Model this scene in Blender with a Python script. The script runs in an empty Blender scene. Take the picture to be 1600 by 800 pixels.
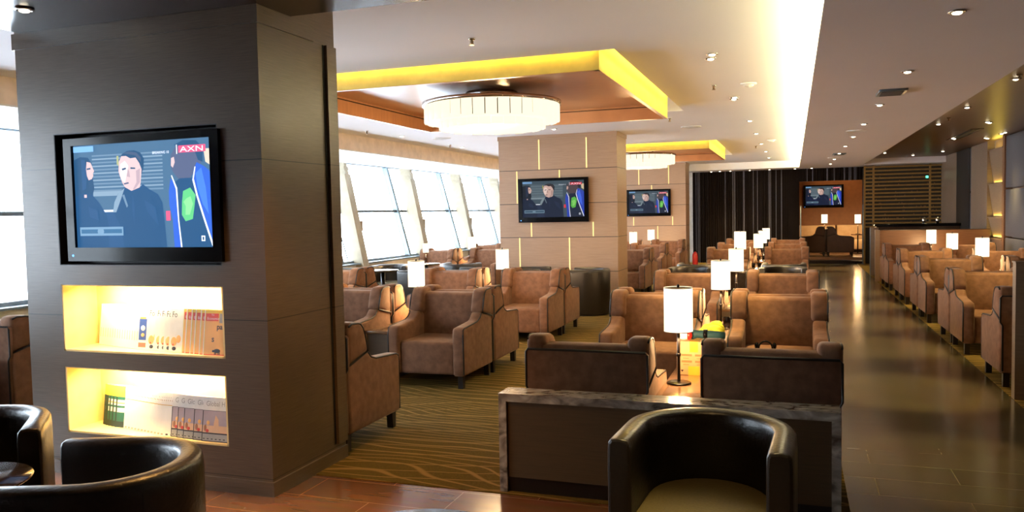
import bpy, bmesh, math, random
from mathutils import Vector, Matrix
random.seed(7)
PI = math.pi
SC = bpy.context.scene
COL = SC.collection

# ------------------------------------------------------------------ camera, sky, exposure
def set_camera():
    yaw, pitch, roll = math.radians(-19.345), math.radians(-2.987), math.radians(-1.159)
    f = Vector((math.sin(yaw)*math.cos(pitch), math.cos(yaw)*math.cos(pitch), math.sin(pitch)))
    r = Vector((math.cos(yaw), -math.sin(yaw), 0)); u = r.cross(f)
    c, s = math.cos(roll), math.sin(roll)
    r2 = c*r + s*u; u2 = -s*r + c*u
    m = Matrix(((r2.x, u2.x, -f.x, 0), (r2.y, u2.y, -f.y, 0), (r2.z, u2.z, -f.z, 1.6), (0, 0, 0, 1)))
    cd = bpy.data.cameras.new('camera'); cd.lens = 1254/1600*36; cd.sensor_width = 36; cd.clip_start = .02
    o = bpy.data.objects.new('camera', cd); COL.objects.link(o); o.matrix_world = m
    SC.camera = o
set_camera()
W = bpy.data.worlds.new('world'); SC.world = W; W.use_nodes = True
bg = W.node_tree.nodes['Background']; bg.inputs[0].default_value = (.84, .90, 1, 1); bg.inputs[1].default_value = 9.5
SC.view_settings.view_transform = 'Standard'; SC.view_settings.look = 'None'
SC.view_settings.gamma = 1; SC.view_settings.exposure = 1.15; SC.view_settings.use_curve_mapping = False

WARM = (1.0, .62, .26); YEL = (1.0, .72, .10); COVE = (1.0, .86, .42)
def area(name, loc, size, power, color, rot=(0, 0, 0), parent=None, spread=PI):
    d = bpy.data.lights.new(name, 'AREA'); d.shape = 'RECTANGLE'; d.size, d.size_y = size; d.energy = power; d.color = color
    d.spread = spread
    o = bpy.data.objects.new(name, d); COL.objects.link(o); o.location = loc; o.rotation_euler = rot
    if parent: o.parent = parent
    return o
# LED strips of the long cove between the two ceilings, and round the two hanging ceiling trays
area('cove_light', (.275, 14.0, 2.80), (.05, 19.6), 150, COVE, (PI, math.radians(-14), 0))
for dy in (0, 9.4):
    area('cove_light', (-1.49, 8.7+dy, 3.12), (.06, 3.9), 12, YEL, (0, math.radians(-12), 0))
    area('cove_light', (-3.25, 6.685+dy, 3.0), (3.3, .03), 3.5, YEL, (0, 0, 0))

# ------------------------------------------------------------------ materials
MATS = {}
def mat(name, col, rough=.5, metal=0, col2=None, dist=0, scale=8, stretch=(1, 1, 1), bump=0, sheen=0, coat=0, spec=.5, emit=None, es=0, joints=None, coord='Object', detail=4):
    m = bpy.data.materials.new(name); m.use_nodes = True; nt = m.node_tree; N = nt.nodes; L = nt.links
    b = N['Principled BSDF']
    b.inputs['Roughness'].default_value = rough; b.inputs['Metallic'].default_value = metal
    b.inputs['Sheen Weight'].default_value = sheen; b.inputs['Coat Weight'].default_value = coat
    b.inputs['Specular IOR Level'].default_value = spec
    if sheen: b.inputs['Sheen Roughness'].default_value = .4; b.inputs['Sheen Tint'].default_value = (1, .8, .62, 1)
    col2 = col2 or tuple(c*.82 for c in col)
    tc = N.new('ShaderNodeTexCoord'); mp = N.new('ShaderNodeMapping'); mp.inputs['Scale'].default_value = stretch
    nz = N.new('ShaderNodeTexNoise'); nz.inputs['Scale'].default_value = scale; nz.inputs['Detail'].default_value = detail; nz.inputs['Distortion'].default_value = dist
    geo = N.new('ShaderNodeNewGeometry')
    L.new(geo.outputs['Position'] if coord == 'World' else tc.outputs['Object'], mp.inputs[0]); L.new(mp.outputs[0], nz.inputs['Vector'])
    rp = N.new('ShaderNodeValToRGB'); rp.color_ramp.elements[0].position = .32; rp.color_ramp.elements[1].position = .68
    rp.color_ramp.elements[0].color = (*col2, 1); rp.color_ramp.elements[1].color = (*col, 1)
    L.new(nz.outputs['Fac'], rp.inputs[0]); out = rp.outputs[0]
    if joints:
        sp = N.new('ShaderNodeSeparateXYZ'); L.new(geo.outputs['Position'], sp.inputs[0]); acc = None
        for (ax, v, w) in joints:
            c = N.new('ShaderNodeMath'); c.operation = 'COMPARE'; c.inputs[1].default_value = v; c.inputs[2].default_value = w
            L.new(sp.outputs[ax], c.inputs[0])
            if acc is None: acc = c.outputs[0]
            else:
                a = N.new('ShaderNodeMath'); a.operation = 'MAXIMUM'; L.new(acc, a.inputs[0]); L.new(c.outputs[0], a.inputs[1]); acc = a.outputs[0]
        mx = N.new('ShaderNodeMix'); mx.data_type = 'RGBA'; L.new(acc, mx.inputs[0]); L.new(out, mx.inputs[6]); mx.inputs[7].default_value = (*[c*.18 for c in col2], 1); out = mx.outputs[2]
    L.new(out, b.inputs['Base Color'])
    if bump:
        bp = N.new('ShaderNodeBump'); bp.inputs['Strength'].default_value = bump; bp.inputs['Distance'].default_value = .01
        L.new(nz.outputs['Fac'], bp.inputs['Height']); L.new(bp.outputs[0], b.inputs['Normal'])
    if emit: b.inputs['Emission Color'].default_value = (*emit, 1); b.inputs['Emission Strength'].default_value = es
    MATS[name] = m; return m
def glow(name, col, s):
    m = bpy.data.materials.new(name); m.use_nodes = True; N = m.node_tree.nodes
    b = N['Principled BSDF']; b.inputs['Base Color'].default_value = (.01, .01, .01, 1); b.inputs['Roughness'].default_value = .5; b.inputs['Specular IOR Level'].default_value = .05
    b.inputs['Emission Color'].default_value = (*col, 1); b.inputs['Emission Strength'].default_value = s
    MATS[name] = m; return m
M = MATS
WALLJ = [(2, 1.94, .003), (2, 1.02, .003), (2, .10, .002)]
mat('veneer_dark', (.120, .080, .050), .30, col2=(.078, .050, .030), scale=6, stretch=(1, 1, 45), joints=WALLJ, coord='World', bump=.05)
mat('veneer_tan', (.36, .222, .135), .42, col2=(.29, .175, .105), scale=5, stretch=(1, 1, 40), joints=[(2, 2.351, .006), (2, 1.768, .006), (2, 1.187, .006), (2, .604, .006)], coord='World')
mat('veneer_wall', (.20, .14, .095), .4, col2=(.15, .10, .07), scale=5, stretch=(1, 1, 30))
mat('veneer_brown', (.18, .085, .038), .4, col2=(.13, .060, .028), scale=4, stretch=(1, 6, 20))
mat('veneer_copper', (.56, .28, .13), .28, col2=(.46, .22, .10), scale=3, stretch=(1, 12, 1), coord='World')
mat('tray_paint', (.72, .56, .14), .6)
mat('soffit_wood', (.055, .032, .022), .22, col2=(.035, .02, .014), scale=3, stretch=(1, 20, 1), coord='World')
mat('ceiling_paint', (.86, .85, .89), .85, scale=.7, col2=(.83, .82, .86), coord='World')
mat('ceiling_grey', (.64, .60, .63), .85, scale=.7, col2=(.61, .57, .60), coord='World')
mat('ceiling_bronze', (.10, .048, .016), .3, col2=(.08, .038, .012), scale=2, stretch=(8, 1, 1), coord='World')
mat('cream_paint', (.30, .25, .17), .6)
mat('white_paint', (.8, .8, .8), .6)
mat('peach_paint', (.82, .70, .62), .6)
mat('velour', (.215, .108, .062), .8, col2=(.145, .070, .040), scale=16, bump=.3, spec=.15, sheen=.18, detail=6)
mat('velour_grey', (.17, .125, .105), .75, col2=(.10, .073, .062), scale=9, bump=.25, sheen=.5, detail=6)
mat('piping', (.012, .009, .008), .5)
mat('leg_wood', (.010, .006, .005), .4)
mat('leather', (.014, .010, .007), .36, col2=(.009, .0065, .005), scale=60, bump=.22, spec=.6, detail=3)
mat('leather_seat', (.115, .090, .035), .42, col2=(.085, .066, .025), scale=90, bump=.2)
mat('granite', (.52, .45, .36), .16, col2=(.10, .085, .07), dist=1.6, scale=7, stretch=(1, 2.2, 1.4), detail=12, coat=.3)
mat('counter_wood', (.088, .050, .020), .5, col2=(.070, .040, .016), scale=4, stretch=(1, 1, 25))
mat('table_wood', (.20, .105, .055), .2, col2=(.14, .07, .035), scale=4, stretch=(2, 20, 2), coat=.3)
mat('table_dark', (.045, .03, .024), .16, col2=(.028, .018, .014), scale=5, stretch=(2, 14, 2), coat=.4)
mat('black_metal', (.012, .010, .010), .3, metal=.6)
mat('chrome', (.7, .68, .66), .15, metal=1)
mat('bronze', (.25, .17, .10), .3, metal=1)
mat('brass', (1.0, .78, .36), .3, metal=.3, emit=(1, .72, .28), es=0)
mat('gold_slat', (.27, .165, .05), .35, metal=.3, col2=(.22, .13, .04))
mat('black_plastic', (.004, .004, .005), .12, spec=.12)
mat('recess_black', (.008, .007, .007), .5)
mat('black_fin', (.010, .006, .006), .6, spec=.1)
mat('grey_fin', (.10, .10, .13), .4, spec=.2)
mat('fabric_panel', (.085, .083, .092), .85, spec=.2, col2=(.07, .068, .076), scale=50)
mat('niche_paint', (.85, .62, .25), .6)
mat('alcove_paint', (.20, .08, .026), .6)
mat('alum', (.13, .18, .22), .35)
mat('dark_alum', (.03, .04, .05), .4)
mat('concrete', (.85, .87, .9), .9)
mat('paper_white', (.82, .80, .76), .5)
mat('paper_yellow', (.80, .55, .05), .5)
mat('paper_orange', (.85, .45, .12), .5)
mat('ink_red', (.65, .05, .02), .5)
mat('ink_black', (.02, .015, .02), .5)
mat('ink_grey', (.35, .33, .30), .5)
mat('ink_blue', (.03, .08, .38), .5)
mat('ink_brown', (.35, .14, .05), .5)
mat('ink_green', (.01, .12, .08), .5)
mat('ink_darkgreen', (.01, .035, .025), .5)
mat('ink_sky', (.42, .33, .36), .5)
mat('ink_pale', (.66, .55, .36), .5)
mat('ink_pink', (.75, .45, .25), .5)
mat('carton', (.46, .27, .13), .7, col2=(.41, .24, .11), scale=20)
mat('tape', (.62, .34, .03), .3)
mat('yellow_cloth', (.80, .78, .03), .7)
mat('teal_cloth', (.008, .055, .075), .7)
mat('red_paint', (.55, .02, .015), .3)
mat('sofa_cream', (.55, .40, .25), .8, col2=(.48, .34, .2), sheen=.2)
mat('velour_dark', (.085, .040, .022), .85, sheen=.2)
glow('shade_glow', (1.0, .82, .52), 1.05)
glow('crystal', (1.0, .84, .60), .62)
glow('bulb', (1.0, .86, .62), 6)
glow('sign_green', (.1, 1, .5), 1.5)
glow('led_blue', (.1, .35, 1), 2)
def glassmat():
    m = bpy.data.materials.new('glass'); m.use_nodes = True; N = m.node_tree.nodes; L = m.node_tree.links
    N.remove(N['Principled BSDF']); o = N['Material Output']
    t = N.new('ShaderNodeBsdfTransparent'); g = N.new('ShaderNodeBsdfGlossy'); g.inputs['Roughness'].default_value = .02
    mx = N.new('ShaderNodeMixShader'); mx.inputs[0].default_value = .05
    L.new(t.outputs[0], mx.inputs[1]); L.new(g.outputs[0], mx.inputs[2]); L.new(mx.outputs[0], o.inputs[0])
    t.inputs[0].default_value = (.93, .97, .98, 1)
    MATS['glass'] = m
glassmat()
def clearglass():
    m = bpy.data.materials.new('tumbler_glass'); m.use_nodes = True; b = m.node_tree.nodes['Principled BSDF']
    b.inputs['Transmission Weight'].default_value = 1; b.inputs['Roughness'].default_value = .02; MATS['tumbler_glass'] = m
clearglass()
def carpetmat():
    m = bpy.data.materials.new('carpet'); m.use_nodes = True; N = m.node_tree.nodes; L = m.node_tree.links; b = N['Principled BSDF']
    g = N.new('ShaderNodeNewGeometry'); mp = N.new('ShaderNodeMapping'); mp.inputs['Scale'].default_value = (.55, 1.0, 1)
    n = N.new('ShaderNodeTexNoise'); n.inputs['Scale'].default_value = .9; n.inputs['Detail'].default_value = 1.5
    L.new(g.outputs[0], mp.inputs[0]); L.new(mp.outputs[0], n.inputs['Vector'])
    s = N.new('ShaderNodeSeparateXYZ'); L.new(g.outputs[0], s.inputs[0])
    def line(k, per, off, width):
        a = N.new('ShaderNodeMath'); a.operation = 'MULTIPLY_ADD'; a.inputs[1].default_value = k; L.new(n.outputs['Fac'], a.inputs[0]); L.new(s.outputs[1], a.inputs[2])
        t = N.new('ShaderNodeMath'); t.operation = 'MULTIPLY_ADD'; t.inputs[1].default_value = off; L.new(s.outputs[0], t.inputs[0]); L.new(a.outputs[0], t.inputs[2])
        d = N.new('ShaderNodeMath'); d.operation = 'DIVIDE'; d.inputs[1].default_value = per; L.new(t.outputs[0], d.inputs[0])
        f = N.new('ShaderNodeMath'); f.operation = 'PINGPONG'; f.inputs[1].default_value = .5; L.new(d.outputs[0], f.inputs[0])
        r = N.new('ShaderNodeMapRange'); r.inputs[1].default_value = width; r.inputs[2].default_value = width*.35; L.new(f.outputs[0], r.inputs[0])
        return r.outputs[0]
    l1 = line(1.1, .085, .10, .13); l2 = line(-.8, .19, -.12, .06)
    mx = N.new('ShaderNodeMath'); mx.operation = 'MAXIMUM'; L.new(l1, mx.inputs[0]); L.new(l2, mx.inputs[1])
    n2 = N.new('ShaderNodeTexNoise'); n2.inputs['Scale'].default_value = 90; L.new(g.outputs[0], n2.inputs['Vector'])
    rp = N.new('ShaderNodeValToRGB'); rp.color_ramp.elements[0].color = (.062, .040, .009, 1); rp.color_ramp.elements[1].color = (.125, .085, .016, 1); L.new(n2.outputs['Fac'], rp.inputs[0])
    mc = N.new('ShaderNodeMix'); mc.data_type = 'RGBA'; L.new(mx.outputs[0], mc.inputs[0]); L.new(rp.outputs[0], mc.inputs[6]); mc.inputs[7].default_value = (.24, .145, .04, 1)
    L.new(mc.outputs[2], b.inputs['Base Color']); b.inputs['Roughness'].default_value = .95; b.inputs['Specular IOR Level'].default_value = .1
    bp = N.new('ShaderNodeBump'); bp.inputs['Strength'].default_value = .4; bp.inputs['Distance'].default_value = .004; L.new(n2.outputs['Fac'], bp.inputs['Height']); L.new(bp.outputs[0], b.inputs['Normal'])
    MATS['carpet'] = m
carpetmat()
def tilemat(name, c1, c2, cj, rough):
    m = bpy.data.materials.new(name); m.use_nodes = True; N = m.node_tree.nodes; L = m.node_tree.links; b = N['Principled BSDF']
    g = N.new('ShaderNodeNewGeometry')
    br = N.new('ShaderNodeTexBrick'); br.inputs['Scale'].default_value = 1; br.inputs['Brick Width'].default_value = .9; br.inputs['Row Height'].default_value = .3
    br.inputs['Mortar Size'].default_value = .0025; br.inputs['Color1'].default_value = (*c1, 1); br.inputs['Color2'].default_value = (*c2, 1); br.inputs['Mortar'].default_value = (*cj, 1)
    L.new(g.outputs[0], br.inputs['Vector']); n = N.new('ShaderNodeTexNoise'); n.inputs['Scale'].default_value = 3; n.inputs['Detail'].default_value = 6
    mp = N.new('ShaderNodeMapping'); mp.inputs['Scale'].default_value = (1, 5, 1); L.new(g.outputs[0], mp.inputs[0]); L.new(mp.outputs[0], n.inputs['Vector'])
    mx = N.new('ShaderNodeMix'); mx.data_type = 'RGBA'; mx.blend_type = 'MULTIPLY'; mx.inputs[0].default_value = .5; L.new(br.outputs['Color'], mx.inputs[6]); L.new(n.outputs['Color'], mx.inputs[7])
    L.new(mx.outputs[2], b.inputs['Base Color'])
    mr = N.new('ShaderNodeMapRange'); mr.inputs[3].default_value = rough*.8; mr.inputs[4].default_value = rough*1.25; L.new(n.outputs['Fac'], mr.inputs[0]); L.new(mr.outputs[0], b.inputs['Roughness'])
    MATS[name] = m
tilemat('tile_floor', (.20, .085, .040), (.15, .062, .030), (.42, .22, .11), .17)  # orange cast of the warm niche lighting is put into this tile colour
tilemat('tile_corridor', (.088, .072, .040), (.072, .058, .032), (.17, .145, .09), .16)

# ------------------------------------------------------------------ geometry helpers
class MB:
    """collects shapes, each with a material, and links them as one mesh object"""
    def __init__(s): s.bm = bmesh.new(); s.mats = []
    def mi(s, m):
        if m not in s.mats: s.mats.append(m)
        return s.mats.index(m)
    def _fin(s, vs, m, mtx, smooth=False):
        if mtx is not None: bmesh.ops.transform(s.bm, matrix=mtx, verts=vs)
        k = s.mi(m); fs = set()
        for v in vs:
            for f in v.link_faces: fs.add(f)
        for f in fs: f.material_index = k; f.smooth = smooth
    def box(s, x0, x1, y0, y1, z0, z1, m, bev=0, mtx=None, seg=2):
        r = bmesh.ops.create_cube(s.bm, size=1)['verts']
        bmesh.ops.transform(s.bm, matrix=Matrix.Translation(((x0+x1)/2, (y0+y1)/2, (z0+z1)/2)) @ Matrix.Diagonal((abs(x1-x0), abs(y1-y0), abs(z1-z0), 1)), verts=r)
        if bev:
            es = set(e for v in r for e in v.link_edges)
            q = bmesh.ops.bevel(s.bm, geom=list(es), offset=bev, segments=seg, profile=.5, affect='EDGES')
            r = list(set(v for f in q['faces'] for v in f.verts) | set(v for v in r if v.is_valid))
        s._fin(r, m, mtx, bool(bev)); return s
    def cyl(s, x, y, z0, z1, r, m, r2=None, n=24, smooth=True, mtx=None, caps=True):
        q = bmesh.ops.create_cone(s.bm, cap_ends=caps, segments=n, radius1=r, radius2=r if r2 is None else r2, depth=z1-z0)['verts']
        bmesh.ops.translate(s.bm, vec=(x, y, (z0+z1)/2), verts=q); s._fin(q, m, mtx, smooth)
        for f in set(f for v in q for f in v.link_faces):
            if len(f.verts) > 4: f.smooth = False
        return s
    def ball(s, loc, rad, m, n=16, mtx=None):
        q = bmesh.ops.create_uvsphere(s.bm, u_segments=n, v_segments=n//2+2, radius=1)['verts']
        bmesh.ops.transform(s.bm, matrix=Matrix.Translation(loc) @ Matrix.Diagonal((*rad, 1)), verts=q); s._fin(q, m, mtx, True); return s
    def lathe(s, prof, m, n=28, loc=(0, 0, 0), mtx=None):
        rings = []
        for (r, z) in prof:
            rings.append([s.bm.verts.new((loc[0]+r*math.cos(2*PI*k/n), loc[1]+r*math.sin(2*PI*k/n), loc[2]+z)) for k in range(n)])
        for a, b in zip(rings, rings[1:]):
            for k in range(n): s.bm.faces.new((a[k], a[(k+1) % n], b[(k+1) % n], b[k]))
        for rr, fl in ((rings[0], 1), (rings[-1], 0)):
            if Vector(rr[0].co - rr[n//2].co).length > 1e-3:
                try: s.bm.faces.new(rr[::-1] if fl else rr)
                except ValueError: pass
        vs = [v for r in rings for v in r]; s._fin(vs, m, mtx, True); return s
    def prism(s, poly, a, b, m, axis='x', mtx=None, smooth=False, bev=0, seg=3):
        """poly in the two other axes (y,z for x; x,z for y; x,y for z)"""
        def P(u, v, w): return {'x': (w, u, v), 'y': (u, w, v), 'z': (u, v, w)}[axis]
        A = [s.bm.verts.new(P(u, v, a)) for u, v in poly]; B = [s.bm.verts.new(P(u, v, b)) for u, v in poly]
        n = len(poly); f1 = s.bm.faces.new(A); f2 = s.bm.faces.new(B[::-1]); sides = [s.bm.faces.new((A[(i+1) % n], A[i], B[i], B[(i+1) % n])) for i in range(n)]
        vs = A + B
        bmesh.ops.recalc_face_normals(s.bm, faces=[f1, f2]+sides)
        if bev:
            es = list(f1.edges) + list(f2.edges)
            q = bmesh.ops.bevel(s.bm, geom=es, offset=bev, segments=seg, profile=.5, affect='EDGES')
            vs = list(set(v for f in q['faces'] for v in f.verts) | set(v for v in vs if v.is_valid)); smooth = True
        s._fin(vs, m, mtx, smooth); return s
    def tube(s, pts, r, m, n=6, mtx=None):
        pts = [Vector(p) for p in pts]; rings = []
        for i, p in enumerate(pts):
            t = (pts[min(i+1, len(pts)-1)] - pts[max(i-1, 0)]).normalized()
            up = Vector((0, 0, 1)) if abs(t.z) < .9 else Vector((1, 0, 0)); a = t.cross(up).normalized(); b = t.cross(a)
            rr = r[i] if isinstance(r, (list, tuple)) else r
            rings.append([s.bm.verts.new(p + (a*math.cos(2*PI*k/n) + b*math.sin(2*PI*k/n))*rr) for k in range(n)])
        for A, B in zip(rings, rings[1:]):
            for k in range(n): s.bm.faces.new((A[k], B[k], B[(k+1) % n], A[(k+1) % n]))
        s.bm.faces.new(rings[0]); s.bm.faces.new(rings[-1][::-1])
        s._fin([v for q in rings for v in q], m, mtx, True); return s
    def poly(s, pts, m):
        f = s.bm.faces.new([s.bm.verts.new(p) for p in pts]); f.material_index = s.mi(m); return s
    def build(s, name, parent=None, loc=None, mats=None):
        me = bpy.data.meshes.new(name); s.bm.to_mesh(me); s.bm.free()
        for m in s.mats: me.materials.append(MATS[m])
        o = bpy.data.objects.new(name, me); COL.objects.link(o)
        if parent: o.parent = parent
        if loc: o.location = loc
        return o
def tag(o, label, cat, group=None):
    o['label'] = label; o['category'] = cat
    if group: o['group'] = group
    return o
def thing(name, label, cat, loc=(0, 0, 0), rz=0, group=None):
    o = bpy.data.objects.new(name, None); COL.objects.link(o); o.location = loc; o.rotation_euler = (0, 0, rz); o.empty_display_size = .1
    return tag(o, label, cat, group)
def struct(mb, name):
    o = mb.build(name); o['kind'] = 'structure'; return o
ORD = 'first second third fourth fifth sixth seventh eighth ninth tenth eleventh twelfth thirteenth fourteenth fifteenth sixteenth seventeenth'.split()
def copy_tree(o, parent=None):
    c = o.copy(); COL.objects.link(c)
    if parent: c.parent = parent
    for ch in list(o.children): copy_tree(ch, c)
    return c
def place(proto, first, loc, rz, label, group):
    o = proto if not first else copy_tree(proto)
    o.location = loc; o.rotation_euler = (0, 0, rz); o['label'] = label
    if group: o['group'] = group
    elif 'group' in o: del o['group']
    return o
def text_faces(mb, txt, x, z, h, m, y, squash=1.0, bold=0.0):
    """adds flat lettering (facing -Y) to a mesh"""
    cu = bpy.data.curves.new('t', 'FONT'); cu.body = txt; cu.size = h*1.4; cu.offset = bold
    ob = bpy.data.objects.new('t', cu); COL.objects.link(ob)
    bpy.context.view_layer.update()
    me = bpy.data.meshes.new_from_object(ob.evaluated_get(bpy.context.evaluated_depsgraph_get()))
    vs = [mb.bm.verts.new((x + v.co.x*squash, y, z + v.co.y)) for v in me.vertices]; k = mb.mi(m)
    for p in me.polygons:
        try: f = mb.bm.faces.new([vs[i] for i in p.vertices]); f.material_index = k
        except ValueError: pass
    bpy.data.objects.remove(ob); bpy.data.curves.remove(cu); bpy.data.meshes.remove(me)

ZC, ZL, ZS = 2.95, 2.75, 2.80          # main ceiling, lower aisle ceiling, near soffit
# ------------------------------------------------------------------ room shell
struct(MB().box(-9.2, 3.95, -2.6, 4.24, -.06, 0, 'tile_floor'), 'floor')
struct(MB().box(.28, 1.70, 4.24, 25.6, -.06, 0, 'tile_corridor'), 'floor')
struct(MB().box(-9.2, .28, 4.24, 25.6, -.06, .004, 'carpet').box(1.70, 3.95, 4.24, 25.6, -.06, .004, 'carpet'), 'floor')
cm = MB()
ox0, ox1 = -5.12, -1.40
for (y0, y1) in ((4.14, 6.65), (11.1, 16.05), (20.5, 24.0)): cm.box(-6.8, .36, y0, y1, ZC, ZC+.05, 'ceiling_paint')
for y0 in (6.65, 16.05):
    y1 = y0 + 4.45
    cm.box(-6.8, ox0, y0, y1, ZC, ZC+.05, 'ceiling_paint'); cm.box(ox1, .36, y0, y1, ZC, ZC+.05, 'ceiling_paint')
    cm.box(ox0-.05, ox1+.05, y0-.05, y1+.05, 3.32, 3.36, 'ceiling_paint')
    for b in ((ox0-.05, ox0, y0, y1), (ox1, ox1+.05, y0, y1), (ox0, ox1, y0-.05, y0), (ox0, ox1, y1, y1+.05)): cm.box(*b, ZC+.05, 3.33, 'ceiling_paint')
cm.box(-6.8, .36, 24.0, 24.05, ZL, ZC+.05, 'ceiling_paint')
cm.box(.36, .40, 4.14, 24.05, ZL+.02, ZC+.05, 'ceiling_paint')
struct(cm, 'ceiling')
cl = MB()
cl.box(.165, 1.80, 4.14, 25.6, ZL, ZL+.02, 'ceiling_grey').box(-6.8, .165, 24.05, 25.6, ZL, ZL+.02, 'ceiling_grey')
cl.box(1.76, 3.95, 24.0, 25.6, ZL, ZL+.02, 'ceiling_grey').box(1.79, 3.95, 23.96, 24.0, ZL, 2.93, 'ceiling_grey')
struct(cl, 'ceiling')
struct(MB().box(1.80, 3.95, 4.14, 24.0, 2.91, 2.94, 'ceiling_bronze').box(1.80, 1.83, 4.14, 24.0, ZL+.02, 2.91, 'ceiling_bronze'), 'ceiling')
# near dark timber soffit
struct(MB().box(-4.60, 3.95, -2.6, 4.14, ZS, ZC+.05, 'soffit_wood'), 'ceiling')
struct(MB().box(-6.8, -4.60, -2.6, 4.14, ZC, ZC+.05, 'ceiling_paint'), 'ceiling')
# bulkhead above the windows
struct(MB().box(-6.86, -6.80, -2.6, 25.6, 2.70, ZC+.05, 'peach_paint').box(-8.33, -6.80, -2.6, 25.6, 2.68, 2.70, 'white_paint').box(-8.36, -8.33, -2.6, 25.6, 2.68, 2.86, 'white_paint').box(-9.8, -8.36, -2.6, 25.6, 2.84, 2.87, 'white_paint'), 'trim_1')
# walls
struct(MB().box(-9.8, 4.0, -2.7, -2.6, 0, 3.0, 'soffit_wood'), 'wall_rear')
struct(MB().box(-9.1, -8.72, -2.6, 25.6, 0, .60, 'white_paint').box(-8.95, -8.60, -2.6, 25.6, .60, .63, 'alum'), 'wall_left')
# far wall of dark pleats with an opening to a small raised room
fw = MB()
fw.box(-2.9, .17, 25.05, 25.15, 0, 3.0, 'black_fin').box(-9.8, -2.9, 25.05, 25.15, 0, 3.0, 'white_paint').box(1.87, 4.0, 25.05, 25.15, 0, 3.0, 'black_fin').box(.17, 1.87, 25.05, 25.15, 2.38, 3.0, 'black_fin')
x = -2.85
while x < 1.9:
    w = random.choice((.022, .03, .045)); z0 = 0 if (x < .14 or x > 1.87) else 2.38
    fw.box(x, x+w, 25.0-random.uniform(0, .03), 25.05, z0, ZL, 'grey_fin' if random.random() < .26 else 'black_fin'); x += w + random.choice((.016, .025, .035))
struct(fw, 'wall_back')
al = MB()
al.box(.0, .10, 25.15, 28.7, 0, 2.8, 'alcove_paint').box(2.7, 2.8, 25.15, 28.7, 0, 2.8, 'alcove_paint').box(0, 2.8, 28.6, 28.7, 0, 2.8, 'alcove_paint').box(0, 2.8, 25.15, 28.7, 2.7, 2.8, 'alcove_paint')
struct(al, 'wall_alcove')
struct(MB().box(.10, 2.7, 25.2, 28.6, 0, .15, 'veneer_brown').box(.17, 1.87, 24.65, 25.2, 0, .075, 'black_fin'), 'floor')
# right wall: fabric panels, veneer and a lit niche
rw = MB(); XR = 3.82
rw.box(XR+.14, XR+.24, -2.6, 25.6, 0, 3.0, 'veneer_wall')
rw.box(XR, XR+.14, 20.95, 22.5, 0, 3.0, 'recess_black')
for y0, y1, m in ((22.5, 25.05, 'veneer_wall'), (19.15, 20.75, 'veneer_wall'), (17.70, 17.86, 'veneer_brown'), (15.9, 16.2, 'veneer_wall'), (12.6, 14.4, 'veneer_wall'), (10.9, 11.1, 'veneer_wall'), (-2.6, 9.2, 'veneer_wall')):
    rw.box(XR, XR+.14, y0, y1, 0, 2.92, m)
for y0, y1 in ((20.75, 22.5), (16.2, 17.70), (14.4, 15.9), (9.2, 10.9), (11.1, 12.6)):
    for z0, z1 in ((.02, .96), (.99, 1.88), (1.91, 2.90)): rw.box(XR+.02, XR+.12, y0+.02, y1-.02, z0, z1, 'fabric_panel', bev=.012)
for k, zb in enumerate((.28, .91, 1.34, 2.02)):      # niche: leaning boards with lit ledges
    z1 = (.91, 1.34, 2.02, 2.72)[k]
    rw.prism([(XR+.11, zb), (XR+.13, zb), (XR+.13, z1), (XR+.0, z1), (XR+.0, z1-.02), (XR+.02, z1-.02)], 17.9, 19.1, 'veneer_wall', axis='y')
struct(rw, 'wall_right')
for zb in (.92, 1.35, 2.03, 2.73):
    area('niche_light', (XR+.08, 18.5, zb+.02), (.05, 1.1), 1.6, YEL, (PI, 0, 0))
# base boards of the near zone
struct(MB().box(-8.72, -8.70, -2.6, 25, 0, .10, 'veneer_wall'), 'baseboard_left')

# outside apron
struct(MB().box(-120, -9.6, -80, 120, -4.2, -4.0, 'concrete'), 'ground')

# windows: leaning glazing
YM = [17.5 + 3.1*k for k in range(-6, 4)]
def wx(z): return -8.8 - (z-.62)*(.6/2.23)
for i, y0 in enumerate(YM[:-1]):
    y1 = YM[i+1]; mb = MB()
    for yy, w in ((y0, .05), (y1-.05, .05)):
        mb.prism([(wx(.62)-.06, .62), (wx(.62)+.07, .62), (wx(2.86)+.07, 2.86), (wx(2.86)-.06, 2.86)], yy, yy+w, 'alum', axis='y')
    for zz, h in ((.62, .06), (1.70, .055), (2.78, .06)):
        mb.prism([(wx(zz)-.06, zz), (wx(zz)+.04, zz), (wx(zz+h)+.04, zz+h), (wx(zz+h)-.06, zz+h)], y0+.05, y1-.05, 'dark_alum' if zz == 1.70 else 'alum', axis='y')
    mb.tube([(wx(.7)+.05, y0+.25, .7), (wx(2.7)+.05, y0+.16, 2.7)], .012, 'dark_alum')
    f = mb.build('window_%d' % (i+1)); f['kind'] = 'structure'
    g = MB(); g.prism([(wx(.68)-.02, .68), (wx(.68)-.01, .68), (wx(1.70)-.01, 1.70), (wx(1.70)-.02, 1.70)], y0+.05, y1-.05, 'glass', axis='y')
    g.prism([(wx(1.755)-.02, 1.755), (wx(1.755)-.01, 1.755), (wx(2.78)-.01, 2.78), (wx(2.78)-.02, 2.78)], y0+.05, y1-.05, 'glass', axis='y')
    g.build('pane', f)
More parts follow.
